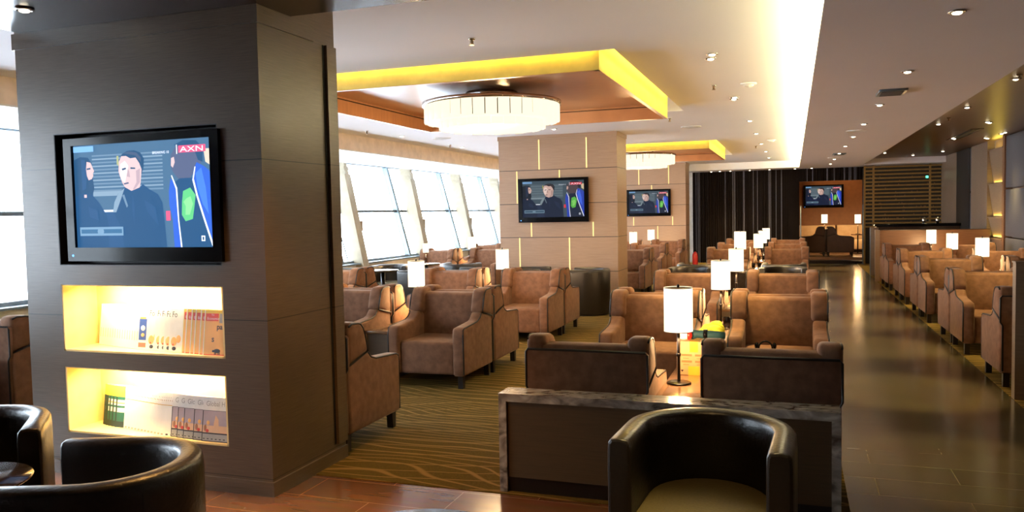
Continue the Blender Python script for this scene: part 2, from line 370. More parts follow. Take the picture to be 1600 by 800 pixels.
for i, y0 in enumerate(YM[:-1]):      # cream leaning posts just inside the glass
    yc = y0 + .60; mb = MB()
    def sec(z): return -8.42 - (z-.0)*(.55/2.7)
    for (z0, z1, w) in ((0, 2.52, .24), (2.52, 2.60, .13), (2.60, 2.68, .19), (2.68, 2.84, .12)):
        mb.prism([(sec(z0)-.28, z0), (sec(z0), z0), (sec(z1), z1), (sec(z1)-.28, z1)], yc-w/2, yc+w/2, 'cream_paint', axis='y')
    mb.box(sec(1.4)-.06, sec(1.4)+.02, yc+.12, yc+.16, 1.30, 1.52, 'chrome')
    struct(mb, 'trim_%d' % (i+2))
struct(MB().box(-9.8, -8.6, -2.6, -1.1, .63, 3, 'veneer_wall'), 'wall_left')  # blank wall added out of view to keep window light off the foreground

# ------------------------------------------------------------------ pillars
def pillar(name_label, x0, x1, y0, y1, ztop, m, strips=()):
    t = thing('pillar', name_label, 'pillar', (x0, y0, 0)); t['kind'] = 'structure'
    mb = MB(); w, d = x1-x0, y1-y0
    mb.box(0, w, 0, d, 0, ztop, m); mb.box(-.012, w+.012, -.012, d+.012, ztop-.07, ztop, m)
    mb.build('shaft', t)
    for (xs, z0, z1) in strips:
        MB().box(xs-x0-.009, xs-x0+.009, -.004, .01, z0, z1, 'brass_painted_glow').build('brass_strip', t)
    return t
glow('brass_painted_glow', (1, .70, .25), .95)  # glow put into the brass in place of the light it catches
jz = [.0, .604, 1.187, 1.768, 2.351, 2.88]
S = []
for xs in (-4.14, -3.30): S.append((xs, 2.36, 2.87))
for xs in (-4.55, -3.78): S.append((xs, 1.78, 2.34))
for xs in (-4.30, -3.20): S.append((xs, 1.20, 1.44))
for xs in (-4.52, -3.62): S.append((xs, .62, 1.18))
pillar('tan veneer pillar with a television and thin brass strips, in the middle of the lounge', -4.88, -2.78, 13.3, 14.1, ZC, 'veneer_tan', S)
pillar('farthest tan veneer pillar with a television, next to the dark pleated wall', -4.98, -2.83, 22.8, 23.6, ZC, 'veneer_tan', [(x, z0, z1) for (x, z0, z1) in S])

# near pillar with a television recess and two lit magazine niches
def near_pillar():
    t = thing('pillar', 'nearest dark veneer pillar with television and two lit magazine niches', 'pillar', (0, 0, 0)); t['kind'] = 'structure'
    X0, X1, Y0, Y1 = -4.66, -2.83, 3.83, 4.63
    ops = [(-4.37, -3.13, 1.335, 2.155, .11), (-4.358, -3.14, .790, 1.213, .26), (-4.355, -3.137, .270, .690, .26)]
    mb = MB(); a, b = ops[1][0], ops[1][1]
    D = .30
    mb.box(X0, X1, Y0+D, Y1, 0, 2.95, 'veneer_dark')
    mb.box(X0, -4.37, Y0, Y0+D, 0, 2.95, 'veneer_dark'); mb.box(-3.13, X1, Y0, Y0+D, 0, 2.95, 'veneer_dark')
    for z0, z1 in ((0, .270), (.690, .790), (1.213, 1.335), (2.155, 2.95)): mb.box(-4.37, -3.13, Y0, Y0+D, z0, z1, 'veneer_dark')
    mb.box(X0-.012, X1+.012, Y0-.012, Y1-.25, ZS-.10, ZS-.0005, 'veneer_dark')
    mb.box(X0-.01, X1+.015, Y0-.015, Y1, 0, .085, 'veneer_dark')
    mb.box(X1, X1+.022, Y1-.12, Y1-.01, .12, 2.70, 'veneer_dark'); mb.box(X1-.002, X1+.003, Y1-.14, Y1-.12, .12, 2.70, 'recess_black')
    mb.build('shaft', t)
    r = MB(); z0, z1 = 1.335, 2.155
    r.box(-4.37, -3.13, Y0+.115, Y0+.125, z0, z1, 'recess_black')
    for q in ((-4.37, -4.365, Y0+.001, Y0+.115, z0, z1), (-3.135, -3.13, Y0+.001, Y0+.115, z0, z1), (-4.365, -3.135, Y0+.001, Y0+.115, z0, z0+.005), (-4.365, -3.135, Y0+.001, Y0+.115, z1-.005, z1)): r.box(*q, 'recess_black')
    r.build('television_recess', t)
    for (xa, xb, z0, z1) in ((-4.37, -3.13, .790, 1.213), (-4.37, -3.13, .270, .690)):
        n = MB()
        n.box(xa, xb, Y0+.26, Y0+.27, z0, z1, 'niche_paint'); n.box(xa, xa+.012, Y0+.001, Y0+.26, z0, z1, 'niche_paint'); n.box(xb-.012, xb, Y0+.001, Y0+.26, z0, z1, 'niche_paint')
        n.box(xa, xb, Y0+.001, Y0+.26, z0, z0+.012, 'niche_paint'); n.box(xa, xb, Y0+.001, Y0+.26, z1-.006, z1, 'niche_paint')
        n.build('magazine_niche', t)
        area('niche_light', ((xa+xb)/2, Y0+.11, z1-.022), (.95, .05), 9, (1, .78, .42), (math.radians(16), 0, 0))
near_pillar()

# ------------------------------------------------------------------ ceiling trays, chandeliers
for dy, lab in ((0, 'nearer copper-toned ceiling tray hung in a yellow-lit cove'), (9.4, 'farther copper-toned ceiling tray hung in a yellow-lit cove')):
    x0, x1, y0, y1 = -4.96, -1.545, 6.72+dy, 10.63+dy
    t = thing('ceiling_tray', lab, 'ceiling panel', ((x0+x1)/2, (y0+y1)/2, 2.80)); cx, cy = t.location.x, t.location.y
    hx, hy = (x1-x0)/2, (y1-y0)/2
    f = MB()
    for q in ((-hx, hx, -hy, -hy+.015), (-hx, hx, hy-.015, hy), (-hx, -hx+.015, -hy+.015, hy-.015), (hx-.015, hx, -hy+.015, hy-.015)): f.box(*q, .004, .42, 'tray_paint')
    f.box(-hx+.015, hx-.015, -hy+.015, hy-.015, .40, .42, 'tray_paint')
    for q in ((-.02, .02, -.02, .02),): f.box(*q, .42, .52, 'tray_paint')
    f.build('fascia', t)
    g = MB()
    for q in ((-hx, hx, -hy, -hy+.045), (-hx, hx, hy-.045, hy), (-hx, -hx+.045, -hy, hy), (hx-.045, hx, -hy, hy)): g.box(*q, 0, .004, 'veneer_copper')
    for q in ((-hx+.016, hx-.016, -hy+.016, -hy+.045), (-hx+.016, hx-.016, hy-.045, hy-.016), (-hx+.016, -hx+.045, -hy+.045, hy-.045), (hx-.045, hx-.016, -hy+.045, hy-.045)): g.box(*q, .004, .19, 'veneer_copper')
    for q in ((-hx+.045, hx-.045, hy-.06, hy-.045), (-hx+.045, -hx+.06, -hy+.045, hy-.045)): g.box(*q, .155, .165, 'soffit_wood')
    g.box(-hx+.016, hx-.016, -hy+.016, hy-.016, .19, .20, 'veneer_copper')
    g.build('veneer_lining', t)
    # chandelier
    c = thing('chandelier', ('large' if not dy else 'farther') + ' round two-tier crystal ceiling light in the %s copper tray' % ('nearer' if not dy else 'farther'), 'chandelier', (cx, cy, 2.99))
    MB().cyl(0, 0, -.06, 0, .30, 'chrome').cyl(0, 0, -.14, -.06, .02, 'chrome').lathe([(.74, -.155), (.795, -.155), (.795, -.115), (.74, -.115), (.74, -.155)], 'chrome', n=48).box(-.74, .74, -.012, .012, -.14, -.12, 'chrome').box(-.012, .012, -.74, .74, -.14, -.12, 'chrome').build('frame', c)
    for R_, z0, z1, n in ((.765, -.345, -.15, 36), (.60, -.42, -.33, 28)):
        for k in range(n):
            a = 2*PI*k/n; w = 2*PI*R_/n*.92
            MB().box(-w/2, w/2, -.008, .008, z0+.006*(k % 2), z1-.004*(k % 3), 'crystal', bev=.003, seg=1, mtx=Matrix.Translation((R_*math.cos(a), R_*math.sin(a), 0)) @ Matrix.Rotation(a+PI/2, 4, 'Z')).build('crystal_panel', c)
    MB().cyl(0, 0, -.335, -.325, .76, 'crystal', n=48).cyl(0, 0, -.415, -.405, .59, 'crystal', n=48).build('diffuser', c)
    ld = bpy.data.lights.new('chandelier_light', 'POINT'); ld.energy = 60; ld.color = (1, .66, .32); ld.shadow_soft_size = .3
    lo = bpy.data.objects.new('chandelier_light', ld); COL.objects.link(lo); lo.parent = c; lo.location = (0, 0, -.62)
    ld = bpy.data.lights.new('chandelier_light', 'POINT'); ld.energy = 16; ld.color = (1, .62, .28); ld.shadow_soft_size = .1; ld.specular_factor = 0
    lo = bpy.data.objects.new('chandelier_light', ld); COL.objects.link(lo); lo.parent = c; lo.location = (.1, .1, -.22)

# ------------------------------------------------------------------ downlights, sprinklers, vents
def make_downlight():
    t = thing('ceiling_downlight', 'x', 'downlight')
    MB().lathe([(.036, .0), (.052, -.004), (.052, -.008), (.038, -.012), (.034, -.004), (.036, 0)], 'chrome', n=20).build('trim_ring', t)
    MB().ball((0, 0, -.012), (.028, .028, .010), 'bulb', n=14).build('bulb', t)
    return t
dl = make_downlight(); first = [False]
def downlight(x, y, z, label, group, power=0, col=(1, .60, .22), ang=75):
    o = place(dl, first[0], (x, y, z), 0, label, group); first[0] = True
    if power:
        d = bpy.data.lights.new('downlight_beam', 'SPOT'); d.energy = power; d.color = col; d.spot_size = math.radians(ang); d.spot_blend = .6; d.shadow_soft_size = .05; d.specular_factor = .25
        s = bpy.data.objects.new('downlight_beam', d); COL.objects.link(s); s.parent = o; s.location = (0, 0, -.02)
    return o
for i, y in enumerate((5.44, 7.64, 9.97, 12.13, 14.2, 16.3, 18.4, 20.5, 22.6)):
    downlight(.92, y, ZL, 'small round downlight in the grey aisle ceiling, %s of the row from the camera' % ORD[i], 'downlights along the grey aisle ceiling', 120, col=(1, .74, .30), ang=38)
for i, (x, y) in enumerate(((-.69, 7.40), (-.66, 7.20), (-.68, 10.2), (-.66, 10.05), (-.62, 12.8), (-.62, 15.0), (-.62, 17.4), (-.6, 19.8), (-.6, 22.2))):
    downlight(x, y, ZC, 'small round downlight in the pale ceiling beside the long lit cove, %s nearest' % ORD[i], 'downlights in the pale main ceiling by the cove', 72 if y not in (7.20, 10.05) else 0)
for i, x in enumerate((-2.3, -2.05, -1.75, -1.2, -.65, .05, .5)):
    downlight(x, 24.6, ZL, 'small downlight close to the dark pleated far wall, %s from the left' % ORD[i], 'downlights washing the dark pleated wall', 14, ang=50)
for i, (x, y) in enumerate(((-6.3, 9.6), (-6.2, 12.2), (-6.2, 14.8), (-3.6, 12.4), (-6.2, 17.5))):
    downlight(x, y, ZC, 'small downlight in the pale ceiling near the windows, ' + ('nearest, left', 'second', 'third', 'just before the middle pillar', 'farthest')[i], 'downlights in the pale ceiling near the windows', 25)
for i, (x, y) in enumerate(((2.96, 14.71), (2.90, 14.55), (2.99, 17.85), (2.94, 17.7), (3.62, 18.15), (3.56, 18.0), (3.4, 21.76), (2.1, 21.5), (2.0, 23.0), (2.9, 22.9))):
    downlight(x, y, 2.91, 'small round downlight in the bronze ceiling on the right, %s in order of distance' % ORD[i], 'downlights in the bronze ceiling', 18 if (x, y) not in ((2.90, 14.55), (2.94, 17.7), (3.56, 18.0)) else 0, ang=60)
for i, (x, y) in enumerate(((2.2, 9.75), (2.2, 12.25), (2.2, 14.5))):
    downlight(x, y, 2.91, 'downlight in the bronze ceiling above the right-hand armchair row, %s from the camera' % ORD[i], 'downlights in the bronze ceiling', 100, col=(1, .76, .28), ang=50)
for i, y in enumerate((16.85, 17.1)):
    downlight(3.64, y, 2.91, 'small downlight washing the grey fabric panel on the right wall, %s one' % ('nearer', 'farther')[i], 'downlights washing the right-hand fabric panel', 9, col=(1, .78, .36), ang=42)
downlight(-4.05, 3.4, ZS, 'round downlight in the dark soffit just in front of the nearest pillar', None, 18)
downlight(-.45, 2.6, ZS, 'round downlight in the dark soffit above the nearest tub chair', None, 26, ang=70)
downlight(-2.35, 3.25, ZS, 'added out-of-view downlight in the dark soffit, warming the side of the nearest pillar', None, 95, col=(1, .50, .14), ang=85)  # added out of view to turn the pillar's side face golden

def sprinkler(x, y, z, label):
    t = thing('fire_sprinkler', label, 'sprinkler', (x, y, z), group='sprinklers on the ceilings' if 'row' in label else None)
    MB().lathe([(.028, 0), (.026, -.010), (.010, -.016)], 'chrome', n=16).build('rose', t)
    MB().cyl(0, 0, -.045, -.012, .009, 'bronze', n=10).cyl(0, 0, -.052, -.049, .02, 'bronze', n=12).box(-.013, -.010, -.002, .002, -.05, -.02, 'bronze').box(.010, .013, -.002, .002, -.05, -.02, 'bronze').build('head', t)
for a in ((-2.32, 5.78, ZC, 'pendent chrome sprinkler on the pale ceiling, nearest one, in front of the tray'), (-.81, 9.01, ZC, 'pendent sprinkler on the pale ceiling right of the nearer tray'),
          (-6.3, 11.2, ZC, 'sprinkler on the white ceiling near the windows, left one'), (-6.2, 14.2, ZC, 'sprinkler on the white ceiling near the windows, right one'),
          (-1.7, 11.9, ZC, 'sprinkler on the ceiling just beyond the corner of the nearer tray'), (2.17, 9.48, 2.91, 'sprinkler at the right edge on the bronze ceiling'),
          (-.75, 18.0, ZC, 'sprinkler on the pale ceiling right of the farther tray'), (2.2, 13.6, 2.91, 'sprinkler on the bronze ceiling above the right-hand armchairs')): sprinkler(*a)
def smoke(x, y, z, label):
    t = thing('smoke_detector', label, 'smoke detector', (x, y, z))
    MB().lathe([(.085, 0), (.085, -.012), (.06, -.02)], 'white_paint', n=24).build('base', t)
    MB().lathe([(.055, -.02), (.045, -.036), (.012, -.048), (.0005, -.05)], 'white_paint', n=24).build('sensor_head', t)
smoke(-.45, 9.05, ZC, 'white smoke detector on the pale ceiling beside the bright cove, nearer one')
smoke(-.40, 16.6, ZC, 'white smoke detector on the pale ceiling beside the cove, farther one')
def round_vent(x, y, z, label, r=.16):
    t = thing('round_air_diffuser', label, 'air vent', (x, y, z))
    MB().lathe([(r, 0), (r, -.006), (r*.86, -.014), (r*.84, -.002)], 'white_paint', n=32).build('rim', t)
    mb = MB()
    for k in (.72, .5, .28): mb.lathe([(r*k, -.002), (r*(k+.06), -.012), (r*(k-.02), -.014), (r*(k-.1), -.004)], 'white_paint', n=28)
    mb.build('rings', t)
round_vent(-1.55, 13.28, ZC, 'round white air diffuser on the ceiling between the two trays')
round_vent(-5.8, 12.94, ZC, 'round white air diffuser on the ceiling left of the middle pillar')
round_vent(.9, 13.2, ZL, 'round air diffuser in the grey aisle ceiling', .15)
round_vent(.9, 20.0, ZL, 'farther round air diffuser in the grey aisle ceiling', .15)
t = thing('square_air_vent', 'square grey access vent standing proud of the grey aisle ceiling', 'air vent', (.93, 8.92, ZL))
MB().box(-.13, .13, -.20, .20, -.022, 0, 'alum', bev=.004).build('frame', t); MB().box(-.10, .10, -.16, .16, -.026, -.022, 'fabric_panel').build('grille', t)
t = thing('square_air_vent', 'farther square grey vent in the grey aisle ceiling', 'air vent', (.93, 18.6, ZL))
MB().box(-.13, .13, -.20, .20, -.022, 0, 'alum', bev=.004).build('frame', t); MB().box(-.10, .10, -.16, .16, -.026, -.022, 'fabric_panel').build('grille', t)
t = thing('linear_air_vent', 'long dark slot vent in the bronze ceiling on the right', 'air vent', (3.0, 17.0, 2.91))
MB().box(-.10, .10, -1.2, 1.2, -.008, 0, 'soffit_wood').build('frame', t); MB().box(-.04, .04, -1.15, 1.15, -.011, -.008, 'recess_black').build('slot', t)

# ------------------------------------------------------------------ televisions
def screen_materials(pre, k, add):
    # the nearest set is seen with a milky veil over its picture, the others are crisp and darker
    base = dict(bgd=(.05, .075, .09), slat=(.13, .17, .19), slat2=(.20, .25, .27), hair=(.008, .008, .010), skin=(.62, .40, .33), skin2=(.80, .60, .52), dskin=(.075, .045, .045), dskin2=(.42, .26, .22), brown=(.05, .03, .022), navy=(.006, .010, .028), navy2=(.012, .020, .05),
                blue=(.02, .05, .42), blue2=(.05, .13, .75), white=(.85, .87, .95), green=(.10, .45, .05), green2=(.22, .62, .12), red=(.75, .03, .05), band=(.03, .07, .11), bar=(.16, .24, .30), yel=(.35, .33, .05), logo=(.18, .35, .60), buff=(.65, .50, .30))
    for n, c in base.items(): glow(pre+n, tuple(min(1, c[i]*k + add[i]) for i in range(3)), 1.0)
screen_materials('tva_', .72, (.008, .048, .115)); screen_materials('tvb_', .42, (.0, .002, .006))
def screen(pre, w, h, parent):
    """picture 952x800-style fractions mapped to a w x h screen facing -Y"""
    mb = MB(); d = [0.0]
    def P(pts, m):
        d[0] -= .00012
        mb.poly([((u-.5)*w, d[0], (1-v-.5)*h) for u, v in pts], pre+m)
    def Rr(u0, v0, u1, v1, m): P([(u0, v1), (u1, v1), (u1, v0), (u0, v0)], m)
    Rr(0, 0, 1, 1, 'bgd')
    for k in range(11):
        v = .10 + k*.034; Rr(.14, v, .66, v+.014, 'slat2' if k % 2 else 'slat')
    Rr(.14, .455, .44, .50, 'slat2'); Rr(.0, .66, .55, 1, 'navy2')
    Rr(.20, .635, .30, .655, 'white')
    # woman at left
    P([(0, .14), (.05, .11), (.11, .12), (.135, .17), (.14, .30), (.15, .42), (.13, .52), (0, .55)], 'hair')
    P([(.10, .16), (.13, .17), (.145, .22), (.155, .255), (.145, .275), (.147, .30), (.135, .33), (.11, .34), (.09, .27)], 'skin')
    P([(0, .50), (.06, .46), (.13, .48), (.18, .56), (.235, .68), (.25, .80), (.24, 1), (0, 1)], 'navy')
    Rr(.07, .48, .09, .51, 'skin')
    # man in the middle
    P([(.350, .16), (.37, .105), (.41, .078), (.46, .075), (.505, .10), (.53, .16), (.525, .24), (.51, .30), (.37, .20)], 'hair')
    P([(.345, .18), (.365, .125), (.40, .125), (.43, .15), (.47, .145), (.495, .20), (.51, .26), (.50, .38), (.49, .44), (.43, .46), (.39, .44), (.365, .38), (.35, .32), (.34, .27)], 'skin')
    P([(.355, .20), (.39, .17), (.415, .22), (.40, .30), (.385, .38), (.365, .36), (.35, .31)], 'skin2')
    P([(.30, .56), (.33, .48), (.38, .42), (.43, .46), (.49, .43), (.515, .40), (.56, .45), (.62, .50), (.65, .58), (.66, .75), (.67, 1), (.36, 1), (.34, .80), (.29, .66)], 'navy')
    P([(.30, .56), (.335, .47), (.38, .43), (.345, .55), (.31, .66), (.285, .66)], 'slat2')
    P([(.36, .50), (.375, .49), (.40, .60), (.39, .62)], 'slat')
    Rr(.275, .0, .285, .01, 'bgd')
    P([(.33, .12), (.345, .12), (.345, .22), (.33, .20)], 'yel')
    P([(.365, .245), (.395, .235), (.398, .25), (.37, .262)], 'hair'); P([(.43, .235), (.465, .24), (.465, .253), (.43, .25)], 'hair'); P([(.375, .385), (.41, .375), (.415, .388), (.38, .398)], 'dskin')
    P([(.41, .25), (.40, .32), (.425, .33), (.42, .27)], 'dskin2'); P([(.47, .27), (.50, .25), (.495, .38), (.46, .44), (.44, .45), (.47, .38)], 'dskin2'); P([(.38, .10), (.42, .085), (.48, .10), (.51, .15), (.505, .19), (.47, .125), (.42, .11)], 'brown')
    P([(.10, .225), (.13, .22), (.13, .235), (.10, .24)], 'hair'); P([(.06, .14), (.09, .14), (.10, .30), (.09, .42), (.06, .44)], 'navy2')
    P([(.44, .50), (.45, .62), (.44, .78), (.43, .62)], 'navy2'); P([(.52, .55), (.60, .62), (.62, .80), (.54, .66)], 'navy2'); P([(.10, .60), (.17, .64), (.18, .74), (.11, .70)], 'navy2')
    # man at right in a blue jacket
    P([(.72, .25), (.725, .14), (.76, .06), (.82, .03), (.90, .05), (.94, .12), (.94, .20), (.90, .30), (.86, .34), (.83, .40), (.78, .38), (.75, .33), (.735, .30)], 'dskin')
    P([(.75, .05), (.81, .01), (.90, .02), (.945, .09), (.94, .22), (.91, .20), (.89, .12), (.80, .09)], 'hair')
    P([(.725, .17), (.745, .16), (.75, .21), (.735, .26), (.722, .24)], 'skin')
    P([(.74, .40), (.78, .36), (.88, .36), (.93, .55), (.96, .80), (.985, 1), (.75, 1), (.75, .70)], 'navy')
    P([(.715, .36), (.735, .39), (.755, .50), (.76, .75), (.77, 1), (.725, 1), (.72, .75), (.70, .60), (.70, .48)], 'blue')
    P([(.88, .28), (.90, .22), (.95, .26), (1, .32), (1, .99), (.98, .97), (.93, .72), (.89, .52), (.865, .38)], 'blue')
    P([(.89, .32), (.93, .27), (.955, .45), (.97, .70), (.93, .60), (.90, .45)], 'blue2')
    P([(.72, .33), (.727, .33), (.76, .45), (.765, .75), (.78, 1), (.77, 1), (.757, .75), (.75, .46)], 'white')
    P([(.885, .26), (.892, .26), (.877, .37), (.90, .52), (.94, .72), (.995, .98), (.985, .99), (.93, .73), (.89, .53), (.867, .38)], 'white')
    P([(.80, .48), (.85, .45), (.885, .52), (.875, .62), (.86, .74), (.81, .76), (.785, .70), (.79, .58)], 'green')
    P([(.82, .55), (.85, .53), (.865, .60), (.84, .70), (.81, .70), (.815, .62), (.80, .58)], 'green2')
    P([(.95, .10), (1, .10), (1, .26), (.96, .22)], 'buff'); Rr(.675, .66, .705, .75, 'red')
    # station graphics
    Rr(.005, .01, .16, .065, 'logo')
    Rr(.03, .80, .36, .885, 'bar'); Rr(.04, .822, .35, .862, 'band')
    P([(.19+.025*math.cos(a*PI/6), .843+.035*math.sin(a*PI/6)) for a in range(12)], 'bar')
    Rr(.78, .06, .965, .125, 'red')
    d[0] -= .0002
    text_faces(mb, 'AXN', (.79-.5)*w, (1-.118-.5)*h, .050*h, pre+'white', d[0], 1.85, .0)
    text_faces(mb, 'BREAKING 10', (.595-.5)*w, (1-.123-.5)*h, .024*h, pre+'white', d[0], 1.0)
    Rr(.765, .05, .771, .135, 'white')
    Rr(.915, .895, .94, .945, 'white'); Rr(.922, .905, .933, .935, 'navy')
    mb.build('screen', parent)
def television(label, loc, rz, pre, w=1.10, h=.62, W_=1.245, H_=.755, wall=.06):
    t = thing('television', label, 'television', loc, rz)
    bz = -.055                                   # picture sits a little above centre
    f = MB(); ex, ez = W_/2, H_/2; ix, iz0, iz1 = w/2, -h/2+.02, h/2+.02
    for q in ((-ex, -ix, -ez, ez), (ix, ex, -ez, ez), (-ix, ix, -ez, iz0), (-ix, ix, iz1, ez)): f.box(q[0], q[1], -.030, -.006, q[2], q[3], 'black_plastic')
    f.box(-ex, ex, -.006, .02, -ez, ez, 'black_plastic', bev=.004).build('frame', t)
    MB().box(-ex+.12, ex-.12, .02, wall, -ez+.12, ez-.12, 'black_plastic', bev=.01).build('back_housing', t)
    MB().cyl(0, 0, -.001, .001, .007, 'led_blue', n=10, mtx=Matrix.Translation((-ex+.045, -.031, -ez+.035)) @ Matrix.Rotation(PI/2, 4, 'X')).build('power_light', t)
    h_ = bpy.data.objects.new('picture', None)
    screen(pre, w, h, t); s = [c for c in bpy.data.objects if c.parent == t and c.name.startswith('screen')][-1]; s.location = (0, -.009, .02)
    bpy.data.objects.remove(h_)
    return t
television('large black television in the recess of the nearest dark pillar', (-3.715, 3.86, 1.742), math.radians(-2.2), 'tva_', w=1.09, h=.635, W_=1.22, H_=.765, wall=.05)
television('black television on the tan pillar in the middle of the lounge', (-3.88, 13.24, 1.825), 0, 'tvb_')
television('small-looking television on the farthest tan pillar', (-3.86, 22.74, 1.84), 0, 'tvb_')
television('television on the brown wall of the raised room at the far end', (.94, 28.54, 1.98), 0, 'tvb_', wall=.058)

# ------------------------------------------------------------------ winged club armchairs
ARM = [(-.365, .125), (-.375, .20), (-.378, .50), (-.372, .545), (-.35, .568), (-.30, .572), (-.02, .592), (.045, .612), (.08, .645), (.10, .66), (.362, .60), (.362, .125)]
WING = [(.098, .664), (.115, .72), (.135, .79), (.155, .835), (.185, .866), (.22, .880), (.32, .884), (.352, .874), (.362, .84), (.362, .605)]
def make_club(m, seatm=None):
    t = thing('club_armchair', 'x', 'armchair')
    hw, th = .39, .118
    MB().box(-hw+th-.008, hw-th+.008, -.345, .26, .125, .43, seatm or m, bev=.03, seg=3).build('seat', t)
    bk = MB(); bk.prism([(.175, .40), (.20, .805), (.225, .828), (.26, .836), (.34, .836), (.36, .825), (.365, .14), (.20, .14)], -hw+.075, hw-.075, m, bev=.02)
    bk.prism([(-.375, .14), (.375, .14), (.375, .545), (.395, .575), (.395, .790), (.380, .806), (-.380, .806), (-.395, .790), (-.395, .575), (-.375, .545)], .355, .386, m, axis='y', bev=.006, seg=2)
    bo = bk.build('backrest', t)
    pp = MB(); pp.tube([(-.372, .384, .15), (-.373, .384, .545), (-.392, .384, .577), (-.392, .384, .788), (-.378, .384, .805), (.378, .384, .805), (.392, .384, .788), (.392, .384, .577), (.373, .384, .545), (.372, .384, .15)], .008, 'piping'); pp.build('back_piping', bo)
    for s in (-1, 1):
        a = MB(); a.prism(ARM, s*(hw-th), s*hw, m, bev=.026); ao = a.build('arm', t)
        p = MB(); p.tube([(s*(hw-.008), y, z) for y, z in [(-.368, .14), (-.372, .50), (-.362, .553), (-.33, .566), (-.02, .586), (.05, .610), (.09, .65)]], .0075, 'piping'); p.build('arm_piping', ao)
        wg = MB(); wg.prism(WING, s*(hw-th-.012), s*(hw+.008), m, bev=.03); wo = wg.build('wing', t)
        p = MB(); p.tube([(s*(hw+.002), y, z) for y, z in [(.36, .60), (.105, .658), (.122, .72), (.143, .79), (.165, .835), (.195, .862), (.23, .872), (.31, .876), (.35, .862)]], .0075, 'piping'); p.build('wing_piping', wo)
        for (lx, ly) in ((s*(hw-.055), -.32), (s*(hw-.055), .335)):
            l = MB(); l.prism([(-.03, .13), (.03, .13), (.022, 0.004), (-.022, 0.004)], -.025, .025, 'leg_wood', axis='x'); lo = l.build('leg', t); lo.location = (lx, ly, 0)
    return t
club = make_club('velour'); cf = [False]
def chair(x, yb, face, label, group=None):
    """yb = the line where two chairs stand back to back; face -1 towards the camera, +1 away"""
    cy = yb - .395 if face < 0 else yb + .395
    o = place(club, cf[0], (x, cy, 0), 0 if face < 0 else PI, label, group); cf[0] = True; return o
C1, C2, C3 = -3.22, -4.37, -6.17            # window-side columns
D1, D2 = -1.18, -.12                        # middle columns
E1, E2 = 2.085, 3.20                        # right-hand columns
V = 'brown wing armchair '
chair(C1, 4.66-.0, 1, V+'just behind the nearest pillar, seen from its side')
chair(C1+.0, 7.46, -1, V+'facing the camera, the nearest whole one left of centre')
chair(C1, 7.47, 1, V+'turned away, back to back with the nearest whole camera-facing armchair')
chair(C2, 7.50, -1, V+'facing the camera beside the side table, cut off by the nearest pillar')
chair(C2, 7.51, 1, V+'turned away, behind the drum lamp nearest the windows')
chair(C2, 10.12, -1, V+'facing the camera, directly behind the left drum lamp pair of chairs')
chair(C2, 10.13, 1, V+'turned away, left of the drum lamp in front of the middle pillar')
chair(C1, 10.12, -1, V+'facing the camera with an orange-lit back, in front of the middle pillar')
chair(C1, 10.13, 1, V+'turned away, its side seen right of the orange-lit armchair')
chair(C3, 10.12, -1, V+'facing the camera, right wing showing beside the nearest pillar')
chair(C3, 10.13, 1, V+'turned away, arm pointing to the round black table')
chair(-7.30, 16.1, -1, V+'greyish, facing the camera in front of the window posts, left one')
chair(-7.30, 16.11, 1, V+'turned away behind the greyish chair by the window posts')
chair(-6.25, 16.4, -1, V+'pale, facing the camera, just left of the middle pillar')
chair(-6.25, 16.41, 1, V+'turned away, behind the pale chair left of the middle pillar')
chair(-7.25, 18.9, -1, V+'farthest by the windows, only its top showing')
chair(C3+.05, 4.52, 1, V+'behind the grey stone counter at the left edge')
q1 = chair(D1+.03, 4.52, 1, V+'seen from behind, left one above the stone counter')
q2 = chair(D2, 4.52, 1, V+'seen from behind, right one above the stone counter')
q1.scale = q2.scale = (.93, 1, .985)
chair(D1, 7.42, -1, V+'facing the camera, behind the nearest drum lamp')
chair(D2, 7.42, -1, V+'facing the camera, with a dark headset on its seat')
chair(D1, 7.43, 1, V+'turned away, left of the second drum lamp')
chair(D2, 7.43, 1, V+'turned away, right of the second drum lamp')
chair(D1, 9.85, -1, V+'facing the camera, left of the second drum lamp, middle rows')
chair(D2, 9.85, -1, V+'facing the camera, right of the second drum lamp, middle rows')
chair(D1, 9.86, 1, V+'turned away, in front of the dark tub chairs at left')
chair(D2, 9.86, 1, V+'turned away, in front of the dark tub chairs at right')
for k, (y, w) in enumerate(((16.0, 'third row from the far wall'), (18.3, 'second row from the far wall'), (20.7, 'last row before the far wall'))):
    chair(D1, y, -1, V+'facing the camera, left of the lamps, '+w); chair(D2, y, -1, V+'facing the camera, right of the lamps, '+w)
    chair(D1, y+.01, 1, V+'turned away, left of the lamps, '+w); chair(D2, y+.01, 1, V+'turned away, right of the lamps, '+w)
for (x, y, w) in ((-3.05, 15.95, 'greyish, nearest in the gap beside the middle pillar'), (-3.10, 18.35, 'second in the gap beside the middle pillar'), (-3.0, 20.6, 'third in the gap, under the far pillar television')):
    chair(x, y, -1, V+'facing the camera, '+w); chair(x, y+.01, 1, V+'turned away, '+w)
chair(-4.10, 18.35, -1, V+'partly hidden by the middle pillar, left of the far lamps'); chair(-4.05, 20.6, -1, V+'deep in the gap, behind the two far lamps')
chair(E1, 7.92, 1, V+'at the right edge beside the end panel, seen from its side')
for k, (y, w) in enumerate(((10.36, 'largest of the right-hand row'), (12.88, 'second of the right-hand row'), (15.12, 'third of the right-hand row'), (17.45, 'last of the right-hand row by the partition'))):
    chair(E1, y, -1, V+'facing the camera, '+w); chair(E1, y+.01, 1, V+'turned away, behind the '+w)
chair(E2, 12.88, -1, V+'by the right wall, at the right edge behind the largest aisle armchair')
chair(E2, 15.12, -1, V+'by the right wall, behind the right-hand drum lamp'); chair(E2, 17.45, -1, V+'by the right wall, just before the brown partition')
chair(E2, 12.89, 1, V+'by the right wall, turned away behind the nearest chair there')

